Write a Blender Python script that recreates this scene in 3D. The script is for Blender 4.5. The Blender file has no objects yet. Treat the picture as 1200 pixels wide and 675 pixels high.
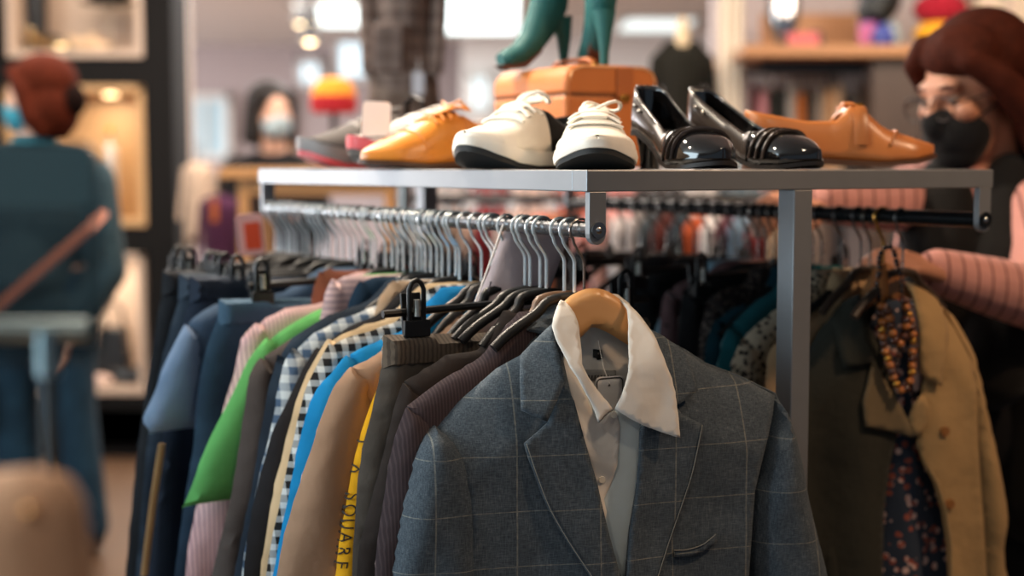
import bpy, bmesh, math, random
import numpy as np
from mathutils import Vector, Matrix, geometry, noise

random.seed(7)
PI = math.pi
SC = bpy.context.scene
COL = SC.collection

# ------------------------------------------------------------------ camera
CZ = 1.32                       # camera height = height of the rack's shelf
PITCH = math.radians(4.85)
FPX = 1200 * 50 / 36
cam = bpy.data.cameras.new('camera')
cam.lens = 50; cam.sensor_width = 36; cam.clip_start = 0.05; cam.clip_end = 60
cam.dof.use_dof = True; cam.dof.focus_distance = 1.60; cam.dof.aperture_fstop = 2.2
camo = bpy.data.objects.new('camera', cam); COL.objects.link(camo)
camo.location = (0, 0, CZ); camo.rotation_euler = (PI/2 - PITCH, 0, 0)
SC.camera = camo
SC.view_settings.view_transform = 'Standard'; SC.view_settings.look = 'None'
SC.view_settings.gamma = 1.0; SC.view_settings.use_curve_mapping = False
SC.view_settings.exposure = 0.0

def ray(px, py):
    x = (px - 600) / FPX; y = -(py - 337.5) / FPX
    return Vector((x, math.cos(PITCH) + y*math.sin(PITCH), -math.sin(PITCH) + y*math.cos(PITCH)))
def at(px, py, Y):
    d = ray(px, py); t = Y / d.y
    return Vector((d.x*t, Y, CZ + d.z*t))

# ------------------------------------------------------------------ objects
def tag(o, label=None, cat=None, group=None, kind=None):
    if label: o['label'] = label
    if cat: o['category'] = cat
    if group: o['group'] = group
    if kind: o['kind'] = kind
    return o
def root(name, label, cat, loc=(0, 0, 0), rz=0, group=None):
    o = bpy.data.objects.new(name, None); COL.objects.link(o)
    o.location = loc; o.rotation_euler = (0, 0, rz); o.empty_display_size = .05
    return tag(o, label, cat, group)
def copy_tree(o, parent=None):
    c = o.copy(); COL.objects.link(c)
    if parent is not None: c.parent = parent
    for ch in list(o.children): copy_tree(ch, c)
    return c

class MB:
    def __init__(s): s.v = []; s.f = []
    def add(s, vs, fs):
        n = len(s.v); s.v += [tuple(v) for v in vs]; s.f += [tuple(i+n for i in f) for f in fs]; return s
    def box(s, c, d, rz=0, rx=0, ry=0):
        M = Matrix.Translation(c) @ Matrix.Rotation(rz, 4, 'Z') @ Matrix.Rotation(ry, 4, 'Y') @ Matrix.Rotation(rx, 4, 'X')
        vs = [M @ Vector((x*d[0]/2, y*d[1]/2, z*d[2]/2)) for x in (-1, 1) for y in (-1, 1) for z in (-1, 1)]
        return s.add(vs, [(0,1,3,2),(4,6,7,5),(0,4,5,1),(2,3,7,6),(0,2,6,4),(1,5,7,3)])
    def tube(s, pts, r, n=8, flat=1.0, up=None):
        pts = [Vector(p) for p in pts]; m = len(pts)
        rs = [r]*m if not hasattr(r, '__len__') else list(r)
        vs = []; prev = Vector(up) if up else None
        for i, p in enumerate(pts):
            d = (pts[min(i+1, m-1)] - pts[max(i-1, 0)]).normalized()
            if prev is None: prev = Vector((0, 0, 1)) if abs(d.z) < .9 else Vector((0, 1, 0))
            a = prev - d*prev.dot(d)
            if a.length < 1e-5: a = d.orthogonal()
            a.normalize(); b = d.cross(a); prev = a
            for k in range(n):
                t = 2*PI*k/n
                vs.append(p + (a*math.cos(t)*flat + b*math.sin(t))*rs[i])
        fs = [(i*n+k, i*n+(k+1) % n, (i+1)*n+(k+1) % n, (i+1)*n+k) for i in range(m-1) for k in range(n)]
        fs.append(tuple(range(n-1, -1, -1))); fs.append(tuple((m-1)*n+k for k in range(n)))
        return s.add(vs, fs)
    def lathe(s, prof, c=(0, 0, 0), n=24, sx=1, sy=1):
        vs = []; m = len(prof)
        for r, z in prof:
            for k in range(n):
                t = 2*PI*k/n; vs.append((c[0]+r*sx*math.cos(t), c[1]+r*sy*math.sin(t), c[2]+z))
        fs = [(i*n+k, i*n+(k+1) % n, (i+1)*n+(k+1) % n, (i+1)*n+k) for i in range(m-1) for k in range(n)]
        fs.append(tuple(range(n-1, -1, -1))); fs.append(tuple((m-1)*n+k for k in range(n)))
        return s.add(vs, fs)
    def ell(s, c, r, n=20, m=12, rot=None):
        vs = []; R = rot if rot is not None else Matrix.Identity(3)
        c = Vector(c)
        for i in range(1, m):
            p = PI*i/m
            for k in range(n):
                t = 2*PI*k/n
                vs.append(c + R @ Vector((r[0]*math.sin(p)*math.cos(t), r[1]*math.sin(p)*math.sin(t), r[2]*math.cos(p))))
        a = len(vs); vs.append(c + R @ Vector((0, 0, r[2]))); vs.append(c + R @ Vector((0, 0, -r[2])))
        fs = [(i*n+k, (i+1)*n+k, (i+1)*n+(k+1) % n, i*n+(k+1) % n) for i in range(m-2) for k in range(n)]
        fs += [(a, k, (k+1) % n) for k in range(n)] + [(a+1, (m-2)*n+(k+1) % n, (m-2)*n+k) for k in range(n)]
        return s.add(vs, fs)
    def cap(s, p0, r0, p1, r1, n=14):
        p0, p1 = Vector(p0), Vector(p1); d = (p1-p0).normalized()
        pts, rs = [], []
        for k in range(5):
            a = PI/2*(1-k/4); pts.append(p0 - d*r0*math.sin(a)); rs.append(max(r0*math.cos(a), 1e-4))
        for k in range(5):
            a = PI/2*k/4; pts.append(p1 + d*r1*math.sin(a)); rs.append(max(r1*math.cos(a), 1e-4))
        return s.tube(pts, rs, n)
    def chain(s, pts, rs):
        for i in range(len(pts)-1): s.cap(pts[i], rs[i], pts[i+1], rs[i+1])
        return s
    def extrude(s, poly, y0, y1):             # polygon in x,z extruded along y
        n = len(poly)
        vs = [(x, y0, z) for x, z in poly] + [(x, y1, z) for x, z in poly]
        fs = [tuple(range(n)), tuple(range(2*n-1, n-1, -1))] + [(k, n+k, n+(k+1) % n, (k+1) % n) for k in range(n)]
        return s.add(vs, fs)
    def build(s, name, m, parent=None, loc=None, rz=0, smooth=True, bevel=0, sub=0, voxel=0, sm=0, solid=0, off=-1, angle=40, face=False):
        me = bpy.data.meshes.new(name); me.from_pydata(s.v, [], s.f); me.validate()
        bm = bmesh.new(); bm.from_mesh(me); bmesh.ops.recalc_face_normals(bm, faces=bm.faces)
        if face and sum(f.normal.y*f.calc_area() for f in bm.faces) > 0: bmesh.ops.reverse_faces(bm, faces=bm.faces)
        bm.to_mesh(me); bm.free()
        o = bpy.data.objects.new(name, me); COL.objects.link(o)
        ms = m if isinstance(m, (list, tuple)) else [m]
        for x in ms: me.materials.append(x)
        if loc is not None: o.location = loc
        o.rotation_euler.z = rz
        if parent is not None: o.parent = parent
        if bevel:
            b = o.modifiers.new('b', 'BEVEL'); b.width = bevel; b.segments = 2; b.limit_method = 'ANGLE'
        if voxel:
            r = o.modifiers.new('r', 'REMESH'); r.mode = 'VOXEL'; r.voxel_size = voxel; r.use_smooth_shade = True
        if sm:
            k = o.modifiers.new('s', 'SMOOTH'); k.iterations = sm; k.factor = .5
        if solid:
            k = o.modifiers.new('t', 'SOLIDIFY'); k.thickness = solid; k.offset = off
        if sub:
            k = o.modifiers.new('u', 'SUBSURF'); k.levels = sub; k.render_levels = sub
        if smooth:
            me.polygons.foreach_set('use_smooth', [True]*len(me.polygons))
            if not voxel:
                try: me.set_sharp_from_angle(angle=math.radians(angle))
                except Exception: pass
        return o

# ------------------------------------------------------------------ materials
def lin(h):
    if isinstance(h, str):
        h = h.lstrip('#'); c = [int(h[i:i+2], 16)/255 for i in (0, 2, 4)]
    else: c = h
    return tuple(x/12.92 if x <= .04045 else ((x+.055)/1.055)**2.4 for x in c) + (1,)
class NT:
    def __init__(s, name):
        s.m = bpy.data.materials.new(name); s.m.use_nodes = True
        s.t = s.m.node_tree; s.b = s.t.nodes['Principled BSDF']; s.co = None
    def n(s, typ, **kw):
        x = s.t.nodes.new(typ)
        for k, v in kw.items():
            if hasattr(x, k): setattr(x, k, v)
            else: x.inputs[k].default_value = v
        return x
    def l(s, a, b): s.t.links.new(a, b)
    def obj(s):
        if s.co is None: s.co = s.n('ShaderNodeTexCoord').outputs['Object']
        return s.co
    def math(s, op, a, b=None):
        x = s.t.nodes.new('ShaderNodeMath'); x.operation = op
        for i, v in enumerate((a, b)):
            if v is None: continue
            if isinstance(v, (int, float)): x.inputs[i].default_value = v
            else: s.l(v, x.inputs[i])
        return x.outputs[0]
    def xyz(s):
        x = s.t.nodes.new('ShaderNodeSeparateXYZ'); s.l(s.obj(), x.inputs[0]); return x.outputs
    def noise(s, scale, detail=2, vec=None):
        x = s.n('ShaderNodeTexNoise'); x.inputs['Scale'].default_value = scale; x.inputs['Detail'].default_value = detail
        s.l(vec or s.obj(), x.inputs['Vector']); return x.outputs['Fac']
    def mix(s, f, a, b, mode='MIX'):
        x = s.t.nodes.new('ShaderNodeMix'); x.data_type = 'RGBA'; x.blend_type = mode
        for i, v in ((0, f), (6, a), (7, b)):
            if isinstance(v, (int, float, tuple)): x.inputs[i].default_value = v
            else: s.l(v, x.inputs[i])
        return x.outputs[2]
    def stripe(s, axis, freq, duty, ph=0.0):
        a = s.xyz()[axis]
        a = s.math('ADD', s.math('MULTIPLY', a, freq), ph + 50)
        return s.math('LESS_THAN', s.math('FRACT', a), duty)
    def bump(s, h, strength, dist=.002):
        x = s.n('ShaderNodeBump'); x.inputs['Strength'].default_value = strength; x.inputs['Distance'].default_value = dist
        s.l(h, x.inputs['Height'])
        if s.b.inputs['Normal'].links: s.l(s.b.inputs['Normal'].links[0].from_socket, x.inputs['Normal'])
        s.l(x.outputs[0], s.b.inputs['Normal'])
    def col(s, c):
        if isinstance(c, tuple): s.b.inputs['Base Color'].default_value = c
        else: s.l(c, s.b.inputs['Base Color'])
_mats = {}
def plain(hexc, rough=.6, metal=0, var=.12, bump=0, bscale=200, coat=0, spec=.5, nscale=25):
    k = (hexc, rough, metal, var, bump, bscale, coat, spec)
    if k in _mats: return _mats[k]
    N = NT('surface_' + hexc.lstrip('#')); c = lin(hexc)
    N.b.inputs['Roughness'].default_value = rough; N.b.inputs['Metallic'].default_value = metal
    N.b.inputs['Coat Weight'].default_value = coat; N.b.inputs['Specular IOR Level'].default_value = spec
    if var:
        f = N.noise(nscale, 3)
        N.col(N.mix(f, tuple(x*(1-var) for x in c[:3])+(1,), tuple(min(1, x*(1+var)) for x in c[:3])+(1,)))
    else: N.col(c)
    if bump: N.bump(N.noise(bscale, 2), bump)
    _mats[k] = N.m; return N.m
def fabric(hexc, pat=None, c2=None, var=.15, rough=.92, weave=900, bump=.25, wr=.25, sheen=.05, f1=60, f2=60, duty=.2, fleck=0.0):
    k = ('fab', hexc, pat, c2, var, rough, f1, f2, duty, fleck, wr)
    if k in _mats: return _mats[k]
    N = NT('cloth_' + hexc.lstrip('#')); c = lin(hexc)
    N.b.inputs['Roughness'].default_value = rough
    N.b.inputs['Sheen Weight'].default_value = sheen; N.b.inputs['Specular IOR Level'].default_value = .2
    base = N.mix(N.noise(18, 3), tuple(x*(1-var) for x in c[:3])+(1,), tuple(min(1, x*(1+var)) for x in c[:3])+(1,))
    if fleck:
        mp = N.n('ShaderNodeMapping'); N.l(N.obj(), mp.inputs[0]); mp.inputs['Scale'].default_value = (.10, .5, 1.0)
        mq = N.n('ShaderNodeMapping'); N.l(N.obj(), mq.inputs[0]); mq.inputs['Scale'].default_value = (1.0, .5, .10)
        sl_ = N.math('ADD', N.math('POWER', N.noise(weave, 2, mp.outputs[0]), 3.0), N.math('POWER', N.noise(weave, 2, mq.outputs[0]), 3.0))
        fl = N.math('MULTIPLY', N.math('MULTIPLY', sl_, N.math('ADD', N.noise(35, 3), .5)), fleck*4)
        base = N.mix(fl, base, lin('#a9b4ba'))
    if pat in ('vstripe', 'hstripe'):
        ax = 0 if pat == 'vstripe' else 2
        base = N.mix(N.math('MULTIPLY', N.stripe(ax, f1, duty), .85), base, lin(c2))
    elif pat == 'check':
        f = N.math('ADD', N.math('MULTIPLY', N.stripe(0, f1, duty), .5), N.math('MULTIPLY', N.stripe(2, f2, duty), .5))
        base = N.mix(f, base, lin(c2))
    elif pat == 'pane':
        f = N.math('MAXIMUM', N.stripe(0, f1, duty), N.stripe(2, f2, duty))
        br = N.math('MULTIPLY', f, N.math('ADD', N.math('MULTIPLY', N.noise(160, 2), .42), -.04))
        base = N.mix(br, base, lin(c2))
    elif pat == 'denim':
        n1 = N.noise(9, 4); base = N.mix(N.math('MULTIPLY', N.math('SUBTRACT', n1, .35), 1.3), base, lin(c2))
    elif pat == 'spots':
        v = N.n('ShaderNodeTexVoronoi'); v.inputs['Scale'].default_value = f1; N.l(N.obj(), v.inputs['Vector'])
        base = N.mix(N.math('LESS_THAN', v.outputs['Distance'], duty), base, lin(c2))
    elif pat == 'floral':
        v = N.n('ShaderNodeTexVoronoi'); v.inputs['Scale'].default_value = f1; N.l(N.obj(), v.inputs['Vector'])
        cc = N.mix(N.math('GREATER_THAN', N.noise(f1*.9, 2), .5), lin(c2), lin('#c9a9a0'))
        base = N.mix(N.math('LESS_THAN', v.outputs['Distance'], duty), base, cc)
    N.col(base)
    N.bump(N.noise(weave, 2), bump, .0008)
    if wr: N.bump(N.noise(16, 3), wr, .012)
    _mats[k] = N.m; return N.m
def metal(hexc, rough=.3, brushed=True):
    k = ('met', hexc, rough)
    if k in _mats: return _mats[k]
    N = NT('metal_' + hexc.lstrip('#')); N.b.inputs['Metallic'].default_value = 1
    c = lin(hexc); f = N.noise(14, 4)
    N.col(N.mix(f, tuple(x*.85 for x in c[:3])+(1,), c))
    N.l(N.math('ADD', N.math('MULTIPLY', f, .25), rough-.1), N.b.inputs['Roughness'])
    N.bump(N.noise(400, 2), .05, .001)
    _mats[k] = N.m; return N.m
def wood(hexc, h2, rough=.45, axis='X', scale=9):
    k = ('wood', hexc, h2, rough, axis, scale)
    if k in _mats: return _mats[k]
    N = NT('wood_' + hexc.lstrip('#'))
    mp = N.n('ShaderNodeMapping'); N.l(N.obj(), mp.inputs[0])
    mp.inputs['Scale'].default_value = {'X': (.12, 1, 1), 'Z': (1, 1, .12), 'Y': (1, .12, 1)}[axis]
    f = N.noise(scale*6, 4, mp.outputs[0])
    N.col(N.mix(f, lin(hexc), lin(h2))); N.b.inputs['Roughness'].default_value = rough
    N.bump(f, .1, .001)
    _mats[k] = N.m; return N.m
def glow(hexc, strength):
    k = ('glow', hexc, strength)
    if k in _mats: return _mats[k]
    N = NT('light_' + hexc.lstrip('#')); N.b.inputs['Base Color'].default_value = lin(hexc)
    N.b.inputs['Emission Color'].default_value = lin(hexc); N.b.inputs['Emission Strength'].default_value = strength
    _mats[k] = N.m; return N.m

# ------------------------------------------------------------------ cloth surfaces
def densify(poly, step, closed=True):
    out = []; n = len(poly)
    for i in range(n if closed else n-1):
        a, b = Vector(poly[i]), Vector(poly[(i+1) % n]); k = max(1, int((b-a).length/step))
        out += [tuple(a.lerp(b, j/k)) for j in range(k)]
    if not closed: out.append(tuple(poly[-1]))
    return out
def smooth_line(pts, n=4):
    """Catmull-Rom through an open polyline"""
    P = [Vector(p) for p in pts]; out = []
    for i in range(len(P)-1):
        p0, p1, p2, p3 = P[max(i-1, 0)], P[i], P[i+1], P[min(i+2, len(P)-1)]
        for j in range(n):
            t = j/n
            out.append(tuple(.5*((2*p1) + (p2-p0)*t + (2*p0-5*p1+4*p2-p3)*t*t + (3*p1-p0-3*p2+p3)*t**3)))
    out.append(tuple(P[-1])); return out
def segdist(P, poly, closed=True):
    P = np.asarray(P, float); Q = np.asarray(poly, float)
    A = Q if closed else Q[:-1]; B = np.roll(Q, -1, 0) if closed else Q[1:]
    d = np.full(len(P), 1e9)
    for a, b in zip(A, B):
        ab = b-a; L = ab@ab
        if L < 1e-14: continue
        t = np.clip(((P-a)@ab)/L, 0, 1); d = np.minimum(d, np.linalg.norm(P-(a+t[:, None]*ab), axis=1))
    return d
def inside(P, poly):
    P = np.asarray(P, float); Q = np.asarray(poly, float); c = np.zeros(len(P), bool)
    j = len(Q)-1
    for i in range(len(Q)):
        yi, yj = Q[i, 1], Q[j, 1]
        if yi != yj:
            m = ((yi > P[:, 1]) != (yj > P[:, 1])) & (P[:, 0] < (Q[j, 0]-Q[i, 0])*(P[:, 1]-yi)/(yj-yi)+Q[i, 0])
            c ^= m
        j = i
    return c
def fill(poly, step):
    """triangulated polygon with inner grid points -> (points, triangles, distance to edge)"""
    poly = densify(poly, step)
    Q = np.array(poly); lo, hi = Q.min(0), Q.max(0)
    g = []
    for j, z in enumerate(np.arange(lo[1], hi[1], step*.87)):
        for x in np.arange(lo[0] + (step/2 if j % 2 else 0), hi[0], step): g.append((x, z))
    if g:
        g = np.array(g); g = g[inside(g, Q)]
        if len(g): g = g[segdist(g, Q) > step*.45]
    n = len(poly)
    pts = [Vector(p) for p in poly] + [Vector(p) for p in (g if len(g) else [])]
    ov, oe, of = geometry.delaunay_2d_cdt(pts, [(i, (i+1) % n) for i in range(n)], [], 1, 1e-6)[:3]
    V = np.array([(v.x, v.y) for v in ov]); d = segdist(V, Q)
    d[d < 1e-5] = 0
    return V, [tuple(f) for f in of], d
def puffy(poly, T, R, w0=0.0, fold=None, step=.012, mb=None):
    """closed cushion of cloth: polygon in x,z, thickness 2T, rounded edge of radius R"""
    V, F, d = fill(poly, step)
    t = T*np.sqrt(np.clip(1-(1-np.minimum(d/R, 1))**2, 0, 1))
    fo = np.array([fold(x, z) for x, z in V]) if fold else np.zeros(len(V))
    mb = mb or MB(); n = len(V)
    vs = [(x, -(w0+fo[i]+t[i]), z) for i, (x, z) in enumerate(V)]
    back = {}; fs = [tuple(f) for f in F]
    for i in range(n):
        if d[i] > 0: back[i] = len(vs); vs.append((V[i][0], -(w0+fo[i]*.6-t[i]), V[i][1]))
        else: back[i] = i
    for f in F:
        g = tuple(back[i] for i in f)
        if len(set(g)) == 3 and set(g) != set(f): fs.append(g[::-1])
    return mb.add(vs, fs)
def sheet(poly, wf, step=.008, mb=None):
    V, F, d = fill(poly, step)
    vs = [(x, -wf(x, z), z) for x, z in V]
    return (mb or MB()).add(vs, F)
def drape(amp, freq, ph=0.0, z0=0.0, zl=.4, slope=0.0, nz=.6):
    def f(x, z):
        k = max(0.0, min(1.0, (z0 - z)/zl))
        return amp*k*(math.sin(freq*x + ph + slope*z) + nz*noise.noise((x*14+ph, z*5, ph)))
    return f

class Frame:
    """vertical plane through o, horizontal direction ang; u right, v up, w towards the viewer"""
    def __init__(s, o, ang):
        s.o = Vector(o); s.ang = ang
        s.e = Vector((math.cos(ang), math.sin(ang), 0)); s.n = Vector((math.sin(ang), -math.cos(ang), 0))
    def uv(s, px, py, w=0.0):
        d = ray(px, py); c = Vector((0, 0, CZ))
        t = ((s.o + s.n*w - c).dot(s.n))/d.dot(s.n)
        p = c + d*t - s.o
        return (p.dot(s.e), p.z)
    def line(s, pts, w=0.0): return [s.uv(x, y, w(x, y) if callable(w) else w) for x, y in pts]
# ================================================================== SETTING
def struct(o, label=None): tag(o, label, None, None, 'structure'); return o
CEIL = 2.6
m_floor = wood('#4a3626', '#6b4f38', .5, 'X', 4)
m_wall = plain('#a89a99', .85, 0, .05)
m_ceil = plain('#d8d0ca', .9, 0, .03)
struct(MB().box((0, 6.5, -.05), (16, 19, .1)).build('floor', m_floor, smooth=False))
struct(MB().box((0, 6.5, CEIL+.05), (16, 19, .1)).build('ceiling', m_ceil, smooth=False))
struct(MB().box((0, 15.05, 1.3), (16, .1, 2.6)).build('wall_back', m_wall, smooth=False))
struct(MB().box((-8.05, 6.5, 1.3), (.1, 19, 2.6)).build('wall_left', m_wall, smooth=False))
struct(MB().box((8.05, 6.5, 1.3), (.1, 19, 2.6)).build('wall_right', m_wall, smooth=False))
struct(MB().box((0, 14.98, .06), (16, .03, .12)).build('baseboard_back', plain('#d8d2cc', .5), smooth=False))
# windows at the back, bright daylight behind
def window(n, p0, p1, Y, strength, colr='#cfe6f2', d=.06):
    a, b = at(*p0, Y), at(*p1, Y); cx, cz = (a.x+b.x)/2, (a.z+b.z)/2; w, h = abs(b.x-a.x), abs(a.z-b.z)
    f = MB()
    for sx in (-1, 1): f.box((cx+sx*w/2, Y-.02, cz), (d, .06, h+d))
    for sz in (-1, 1): f.box((cx, Y-.02, cz+sz*h/2), (w+d, .06, d))
    f.box((cx, Y-.02, cz), (.03, .05, h))
    o = struct(f.build('window_%d' % n, plain('#d9d6d0', .5), smooth=False, bevel=.004))
    struct(MB().box((cx, Y, cz), (w, .02, h)).build('window_pane', glow(colr, strength), o, smooth=False))
window(1, (351, 72), (376, 100), 14.95, 1.5)
window(2, (396, 48), (432, 92), 14.95, 1.5)
window(3, (214, 114), (268, 184), 14.95, .35, '#9db4bd')
window(4, (552, 88), (572, 130), 13.85, .9)
# door in the back wall
a, b = at(304, 50, 14.97), at(346, 50, 14.97)
dr = struct(MB().box(((a.x+b.x)/2, 14.97, 1.05), (b.x-a.x, .06, 2.1)).build('door_1', wood('#8a5f3c', '#a4744a', .5, 'Z'), smooth=False, bevel=.01))
struct(MB().ell((b.x-.06, 14.92, 1.0), (.03, .03, .03)).build('door_handle', metal('#b0aaa0'), dr))

# ceiling lights: two big lit panels far off, some small warm spots
def ceiling_panel(x0, x1, y0, y1, s, label):
    t = root('ceiling_light', label, 'ceiling light', ((x0+x1)/2, (y0+y1)/2, CEIL), 0, 'lit ceiling panels')
    w, d = x1-x0, y1-y0; f = MB()
    for sx in (-1, 1): f.box((sx*w/2, 0, -.015), (.05, d+.05, .03))
    for sy in (-1, 1): f.box((0, sy*d/2, -.015), (w+.05, .05, .03))
    f.build('frame', plain('#d5d2cc', .5), t, smooth=False)
    MB().box((0, 0, -.012), (w-.05, d-.05, .012)).build('diffuser', glow('#e8f6f6', s), t, smooth=False)
ceiling_panel(-.74, .07, 9.5, 13.5, 3.2, 'wide bright ceiling panel above the tan leather case')
ceiling_panel(-1.72, -1.13, 11.1, 12.9, 2.6, 'smaller bright ceiling panel left of the plaid mannequin')
ceiling_panel(.95, 1.6, 12.2, 13.4, 1.2, 'dim far ceiling panel right of the teal boots')
def spot_lamp(px, py, Y, label, warm='#ffe2b0', s=25):
    p = at(px, py, Y)
    t = root('spotlight', label, 'spotlight', (p.x, p.y, CEIL), 0, 'small warm spotlights')
    L = CEIL - p.z
    MB().tube([(0, 0, -.001), (0, 0, -L+.1)], .008).build('stem', plain('#3a3634', .5), t)
    MB().lathe([(.03, -L+.11), (.038, -L+.1), (.05, -L+.0), (.046, -L+.0), (.03, -L+.08)]).build('lamp_shade', plain('#2c2927', .5), t)
    MB().ell((0, 0, -L+.02), (.037, .037, .034)).build('bulb', glow(warm, s), t)
spot_lamp(364, 27, 8.0, 'upper warm spotlight bulb hanging left of the bright panel')
spot_lamp(352, 28, 9.5, 'dimmer warm spotlight bulb just left of the upper one', s=8)
spot_lamp(363, 49, 8.0, 'lower warm spotlight bulb hanging above the back door', s=12)

# ================================================================== THE RACK
SA = math.atan2(.507, .862)             # direction of the rack's short side
C0 = Vector((.084, 1.60, 0))
Ld = Vector((-math.sin(SA), math.cos(SA), 0)); Sd = Vector((math.cos(SA), math.sin(SA), 0))
def shelf(a, b, z=0.0): return C0 + Ld*a + Sd*b + Vector((0, 0, z))
SH_T = 1.317; SH_B = 1.2925; RZ = at(700, 270, 1.607).z
LA, LB = 1.04, .66; RB1, RB2 = .0144, .644
m_steel = plain('#85878a', .38, .45, .08)
m_steel2 = metal('#9a9c9e', .25)
m_dark = plain('#141415', .35, 0, .1)
rk = root('garment_rack', 'grey steel double-rail clothes rack with shoe shelf on top', 'clothes rack', (C0.x, C0.y, 0), SA)
for (c, d) in (((LB/2, .015, 0), (LB, .03)), ((LB/2, LA-.015, 0), (LB, .03)), ((.015, LA/2, 0), (.03, LA-.06)), ((LB-.015, LA/2, 0), (.03, LA-.06))):
    MB().box((c[0], c[1], (SH_T+SH_B)/2), (d[0], d[1], SH_T-SH_B)).build('shelf_beam', m_steel, rk, smooth=False, bevel=.0012)
MB().box((LB/2, LA/2, SH_T-.004), (LB-.06, LA-.06, .006)).build('shelf_plate', plain('#8f8f8e', .4), rk, smooth=False)
for a in (.016, LA-.016):
    MB().box((.322, a, SH_B/2), (.03, .03, SH_B)).build('post', m_steel, rk, smooth=False, bevel=.0015)
    f = MB().box((.322, a, .02), (.5, .05, .03)).build('foot', m_steel, rk, smooth=False, bevel=.004)
MB().box((.322, LA/2, .1), (.025, LA-.03, .025)).build('stretcher', m_steel, rk, smooth=False, bevel=.002)
for b, r, mm in ((RB1, .0095, m_steel2), (RB2, .011, plain('#23272a', .25, .6))):
    MB().tube([(b, -.004, RZ), (b, LA+.004, RZ)], r, 16).build('hanging_rail', mm, rk)
    for a in (.004, LA-.004):
        pr = [(b-.0115, SH_B), (b-.0115, RZ-.004)] + [(b+.0115*math.cos(t), RZ-.004+.0125*math.sin(t)) for t in [PI+PI*k/8 for k in range(1, 8)]] + [(b+.0115, RZ-.004), (b+.0115, SH_B)]
        br = MB().extrude(pr[::-1], a-.005, a+.004).build('rail_bracket', m_steel, rk, smooth=False, bevel=.0008)
        s = -1 if a < .5 else 1
        bl = MB().ell((b, a+s*.0065, RZ), (.0048, .003, .0048)).build('bolt', metal('#c8c8c8', .2), br)

# ================================================================== HANGERS
m_hook = plain('#dde6ea', .22, .6, .05); m_black = plain('#0d0d0e', .45, 0, .1, spec=.35); m_hookd = metal('#8d8a86', .25); m_gold = metal('#d9a04a', .25)
def hook_mb(neck=-.075, R=.0135, r=.0020, off=.004):
    pts = []
    for k in range(13):
        a = math.radians(-25 + 250*k/12); pts.append((-.002+R*math.cos(a), 0, R*math.sin(a)-.0015))
    x0, z0 = pts[-1][0], pts[-1][2]
    for k in range(1, 7):
        t = k/6; pts.append((x0 + (off-x0)*(t*t*(3-2*t)), 0, z0 + (-.040-z0)*t))
    pts.append((off, 0, neck-.004))
    return MB().tube(pts, r, 6)
HK = {}
def hanger(s, rail, yaw, kind, label, hookm=None, name=None, hw=.195, drop=.055, group=None, hmat=None, x0=0.0):
    p = shelf(s, RB1 if rail == 1 else RB2, RZ)
    t = root(name or {'clip': 'clip_hanger', 'wood': 'wooden_hanger'}.get(kind, 'coat_hanger'), label, 'hanger', p, SA+yaw, group)
    key = hookm.name if hookm else 'd'
    if key in HK:
        o = HK[key].copy(); COL.objects.link(o); o.parent = t
    else: HK[key] = hook_mb().build('hook', hookm or m_hook, t)
    zn = -.082 if kind == 'clip' else -.075
    if kind == 'clip':
        MB().tube([(x, 0, zn-.012-.006*abs(x)/.19) for x in (-.19, -.1, 0, .1, .19)], .0048, 8).add([], []).build('bar', hmat or m_black, t)
        MB().lathe([(.004, zn-.012), (.009, zn-.008), (.006, zn+.006), (.003, zn+.008)], (.004, 0, 0), 10).build('boss', m_black, t)
        for sx in (-1, 1):
            x = sx*(.150 if abs(s-.165) < .01 else .172)
            c = MB().tube([(x-.0095, -.008, zn-.030), (x-.0095, -.008, zn+.010), (x-.006, -.008, zn+.018), (x, -.008, zn+.021), (x+.006, -.008, zn+.018), (x+.0095, -.008, zn+.010), (x+.0095, -.008, zn-.030)], .0032, 8)
            c.box((x, -.009, zn-.036), (.034, .006, .020)).box((x, .006, zn-.020), (.026, .004, .05), rx=-.12)
            co = c.build('clip', m_black, t, bevel=.0012)
            MB().tube([(x, -.009, zn-.002), (x, -.010, zn-.022)], .0042, 8).build('spring', metal('#b8b4aa', .3), co)
    elif kind == 'plastic':
        if hw > .14: zn -= .012; drop *= 1.5
        arm = smooth_line([(-hw, zn-drop-.012), (-hw*.8, zn-drop*.8-.004), (-hw*.45, zn-drop*.42), (-.03, zn-.006), (0, zn-.002), (.03, zn-.006), (hw*.45, zn-drop*.42), (hw*.8, zn-drop*.8-.004), (hw, zn-drop-.012)], 3)
        MB().tube([(x, 0, z-.003) for x, z in arm], [.0062]*len(arm), 10, flat=1.0, up=(0, 0, 1)).build('arms', hmat or m_black, t)
    return t

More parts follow.
